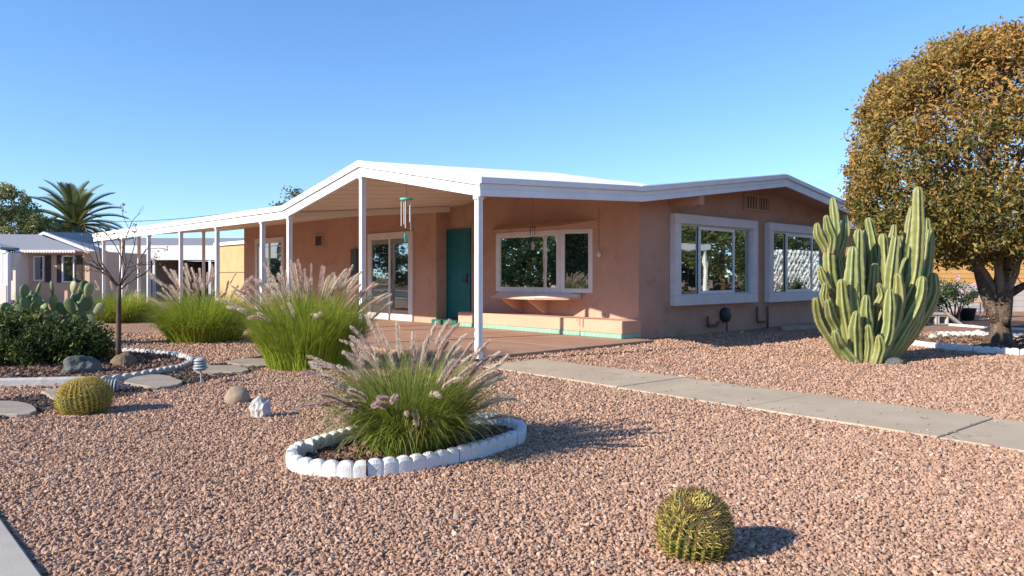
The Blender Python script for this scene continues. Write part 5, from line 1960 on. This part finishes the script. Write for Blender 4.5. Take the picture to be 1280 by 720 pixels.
for (a_, b_, s_, sd) in ((22, -17, 1.3, 111), (33, -15, 1.3, 112)):
    hh = H(a_, b_)
    bushy('street_tree', 'tree behind the ' + ('white carport' if sd == 111 else 'breeze block screen') + ' mirrored in the big windows', 'tree', hh,
          [(0, 0, 3.2 * s_, 3.0 * s_, 2.4 * s_, 2.2 * s_)], 40, (.2, .34), TG, sd, 220, trunk=[([Vector((0, 0, -.1)), Vector((.1, 0, 3 * s_))], .22)])

def sky_block_hedge(label, a0, b0, a1, b1, h, seed):  # unseen hedge added to block bright horizon sky in the pane reflections
    p0, p1 = H(a0, b0), H(a1, b1)
    L_ = (p1 - p0).length
    n = max(9, int(L_ / 6))
    blobs = []
    ang = math.atan2(p1.y - p0.y, p1.x - p0.x)
    for k in range(n):
        x = L_ * (k + .5) / n
        blobs.append((x, 0, h * .48, L_ / n * .72, 1.5, h * (.5 + .06 * math.sin(k * 2.3))))
    o_ = bushy('sky_block_hedge', label, 'hedge', p0, blobs, 46, (.35, .6), [(.03, .045, .015), (.045, .065, .02), (.06, .085, .025), (.08, .10, .03)], seed, int(L_ * 6.5),
               trunk=[([Vector((x, 0, -.1)), Vector((x + .1, 0, h * .7))], .12) for x in (L_ * .2, L_ * .5, L_ * .8)], shell=.4)
    o_.rotation_euler = (0, 0, ang)
sky_block_hedge('added long tall hedge across the street, blocking bright sky mirrored in the front panes', -33, -14, -33, 124, 7.0, 121)
sky_block_hedge('added long tall hedge beyond the side yard, blocking bright sky mirrored in the big windows', 8, -22, 60, -22, 5.5, 122)

# cable far behind, sagging between poles hidden by the palm and the roof
p0, p1 = at(60, 276, 58), at(345, 258, 58)
m = MB()
m.tube([p0.lerp(p1, t) - Vector((0, 0, .5 * math.sin(math.pi * t))) for t in np.linspace(0, 1, 14)], .022, 5)
tag(m.build('power_cable', M['dark']), 'thin overhead cable in the sky above the far end of the porch roof', 'cable')

# fallen leaves and straw
def litter():
    g = np.random.default_rng(91)
    spots = [(8.6, 12.6, 1.9, 420, 0), (-5.4, 9.3, 1.0, 90, 0), (-.7, 5.2, .75, 110, 1), (-2.6, 9.2, .9, 120, 1), (-5.3, 12.6, .9, 90, 1), (3, 7.5, 4.5, 70, 0), (-3.5, 6.5, 3, 60, 0)]
    P, C, S = [], [], []
    for x, y, r_, n, kind in spots:
        P.append(np.stack([g.normal(x, r_ * .7, n), g.normal(y, r_ * .6, n), g.uniform(.022, .032, n)], 1))
        pal = np.array([(.30, .19, .07), (.24, .15, .06), (.38, .27, .12), (.18, .11, .05)] if kind == 0 else [(.50, .42, .22), (.42, .34, .17), (.56, .48, .28), (.36, .28, .14)])
        C.append(pal[g.integers(0, 4, n)])
        S.append(g.uniform(.03, .065, n) if kind == 0 else g.uniform(.06, .14, n))
    P, C, S = np.concatenate(P), np.concatenate(C), np.concatenate(S)
    k = P[:, 1] > 2.5
    P, C, S = P[k], C[k], S[k]
    n = len(P)
    an = g.random(n) * 6.283
    d = np.stack([np.cos(an), np.sin(an), g.normal(0, .18, n)], 1)
    sd = np.stack([-np.sin(an), np.cos(an), g.normal(0, .35, n)], 1)
    wid = np.where(S > .066, .05, .5)[:, None]
    L = S[:, None]
    V = np.stack([P - d * L * .5, P + sd * L * wid * .5 + [0, 0, .004], P + d * L * .5, P - sd * L * wid * .5 + [0, 0, .004]], 1).reshape(-1, 3)
    V[:, 2] = np.maximum(V[:, 2], .012)
    tag(np_mesh('fallen_leaves', V, np.arange(n * 4).reshape(n, 4), M['leaf'], np.repeat(C, 4, 0)), kind='stuff')
litter()
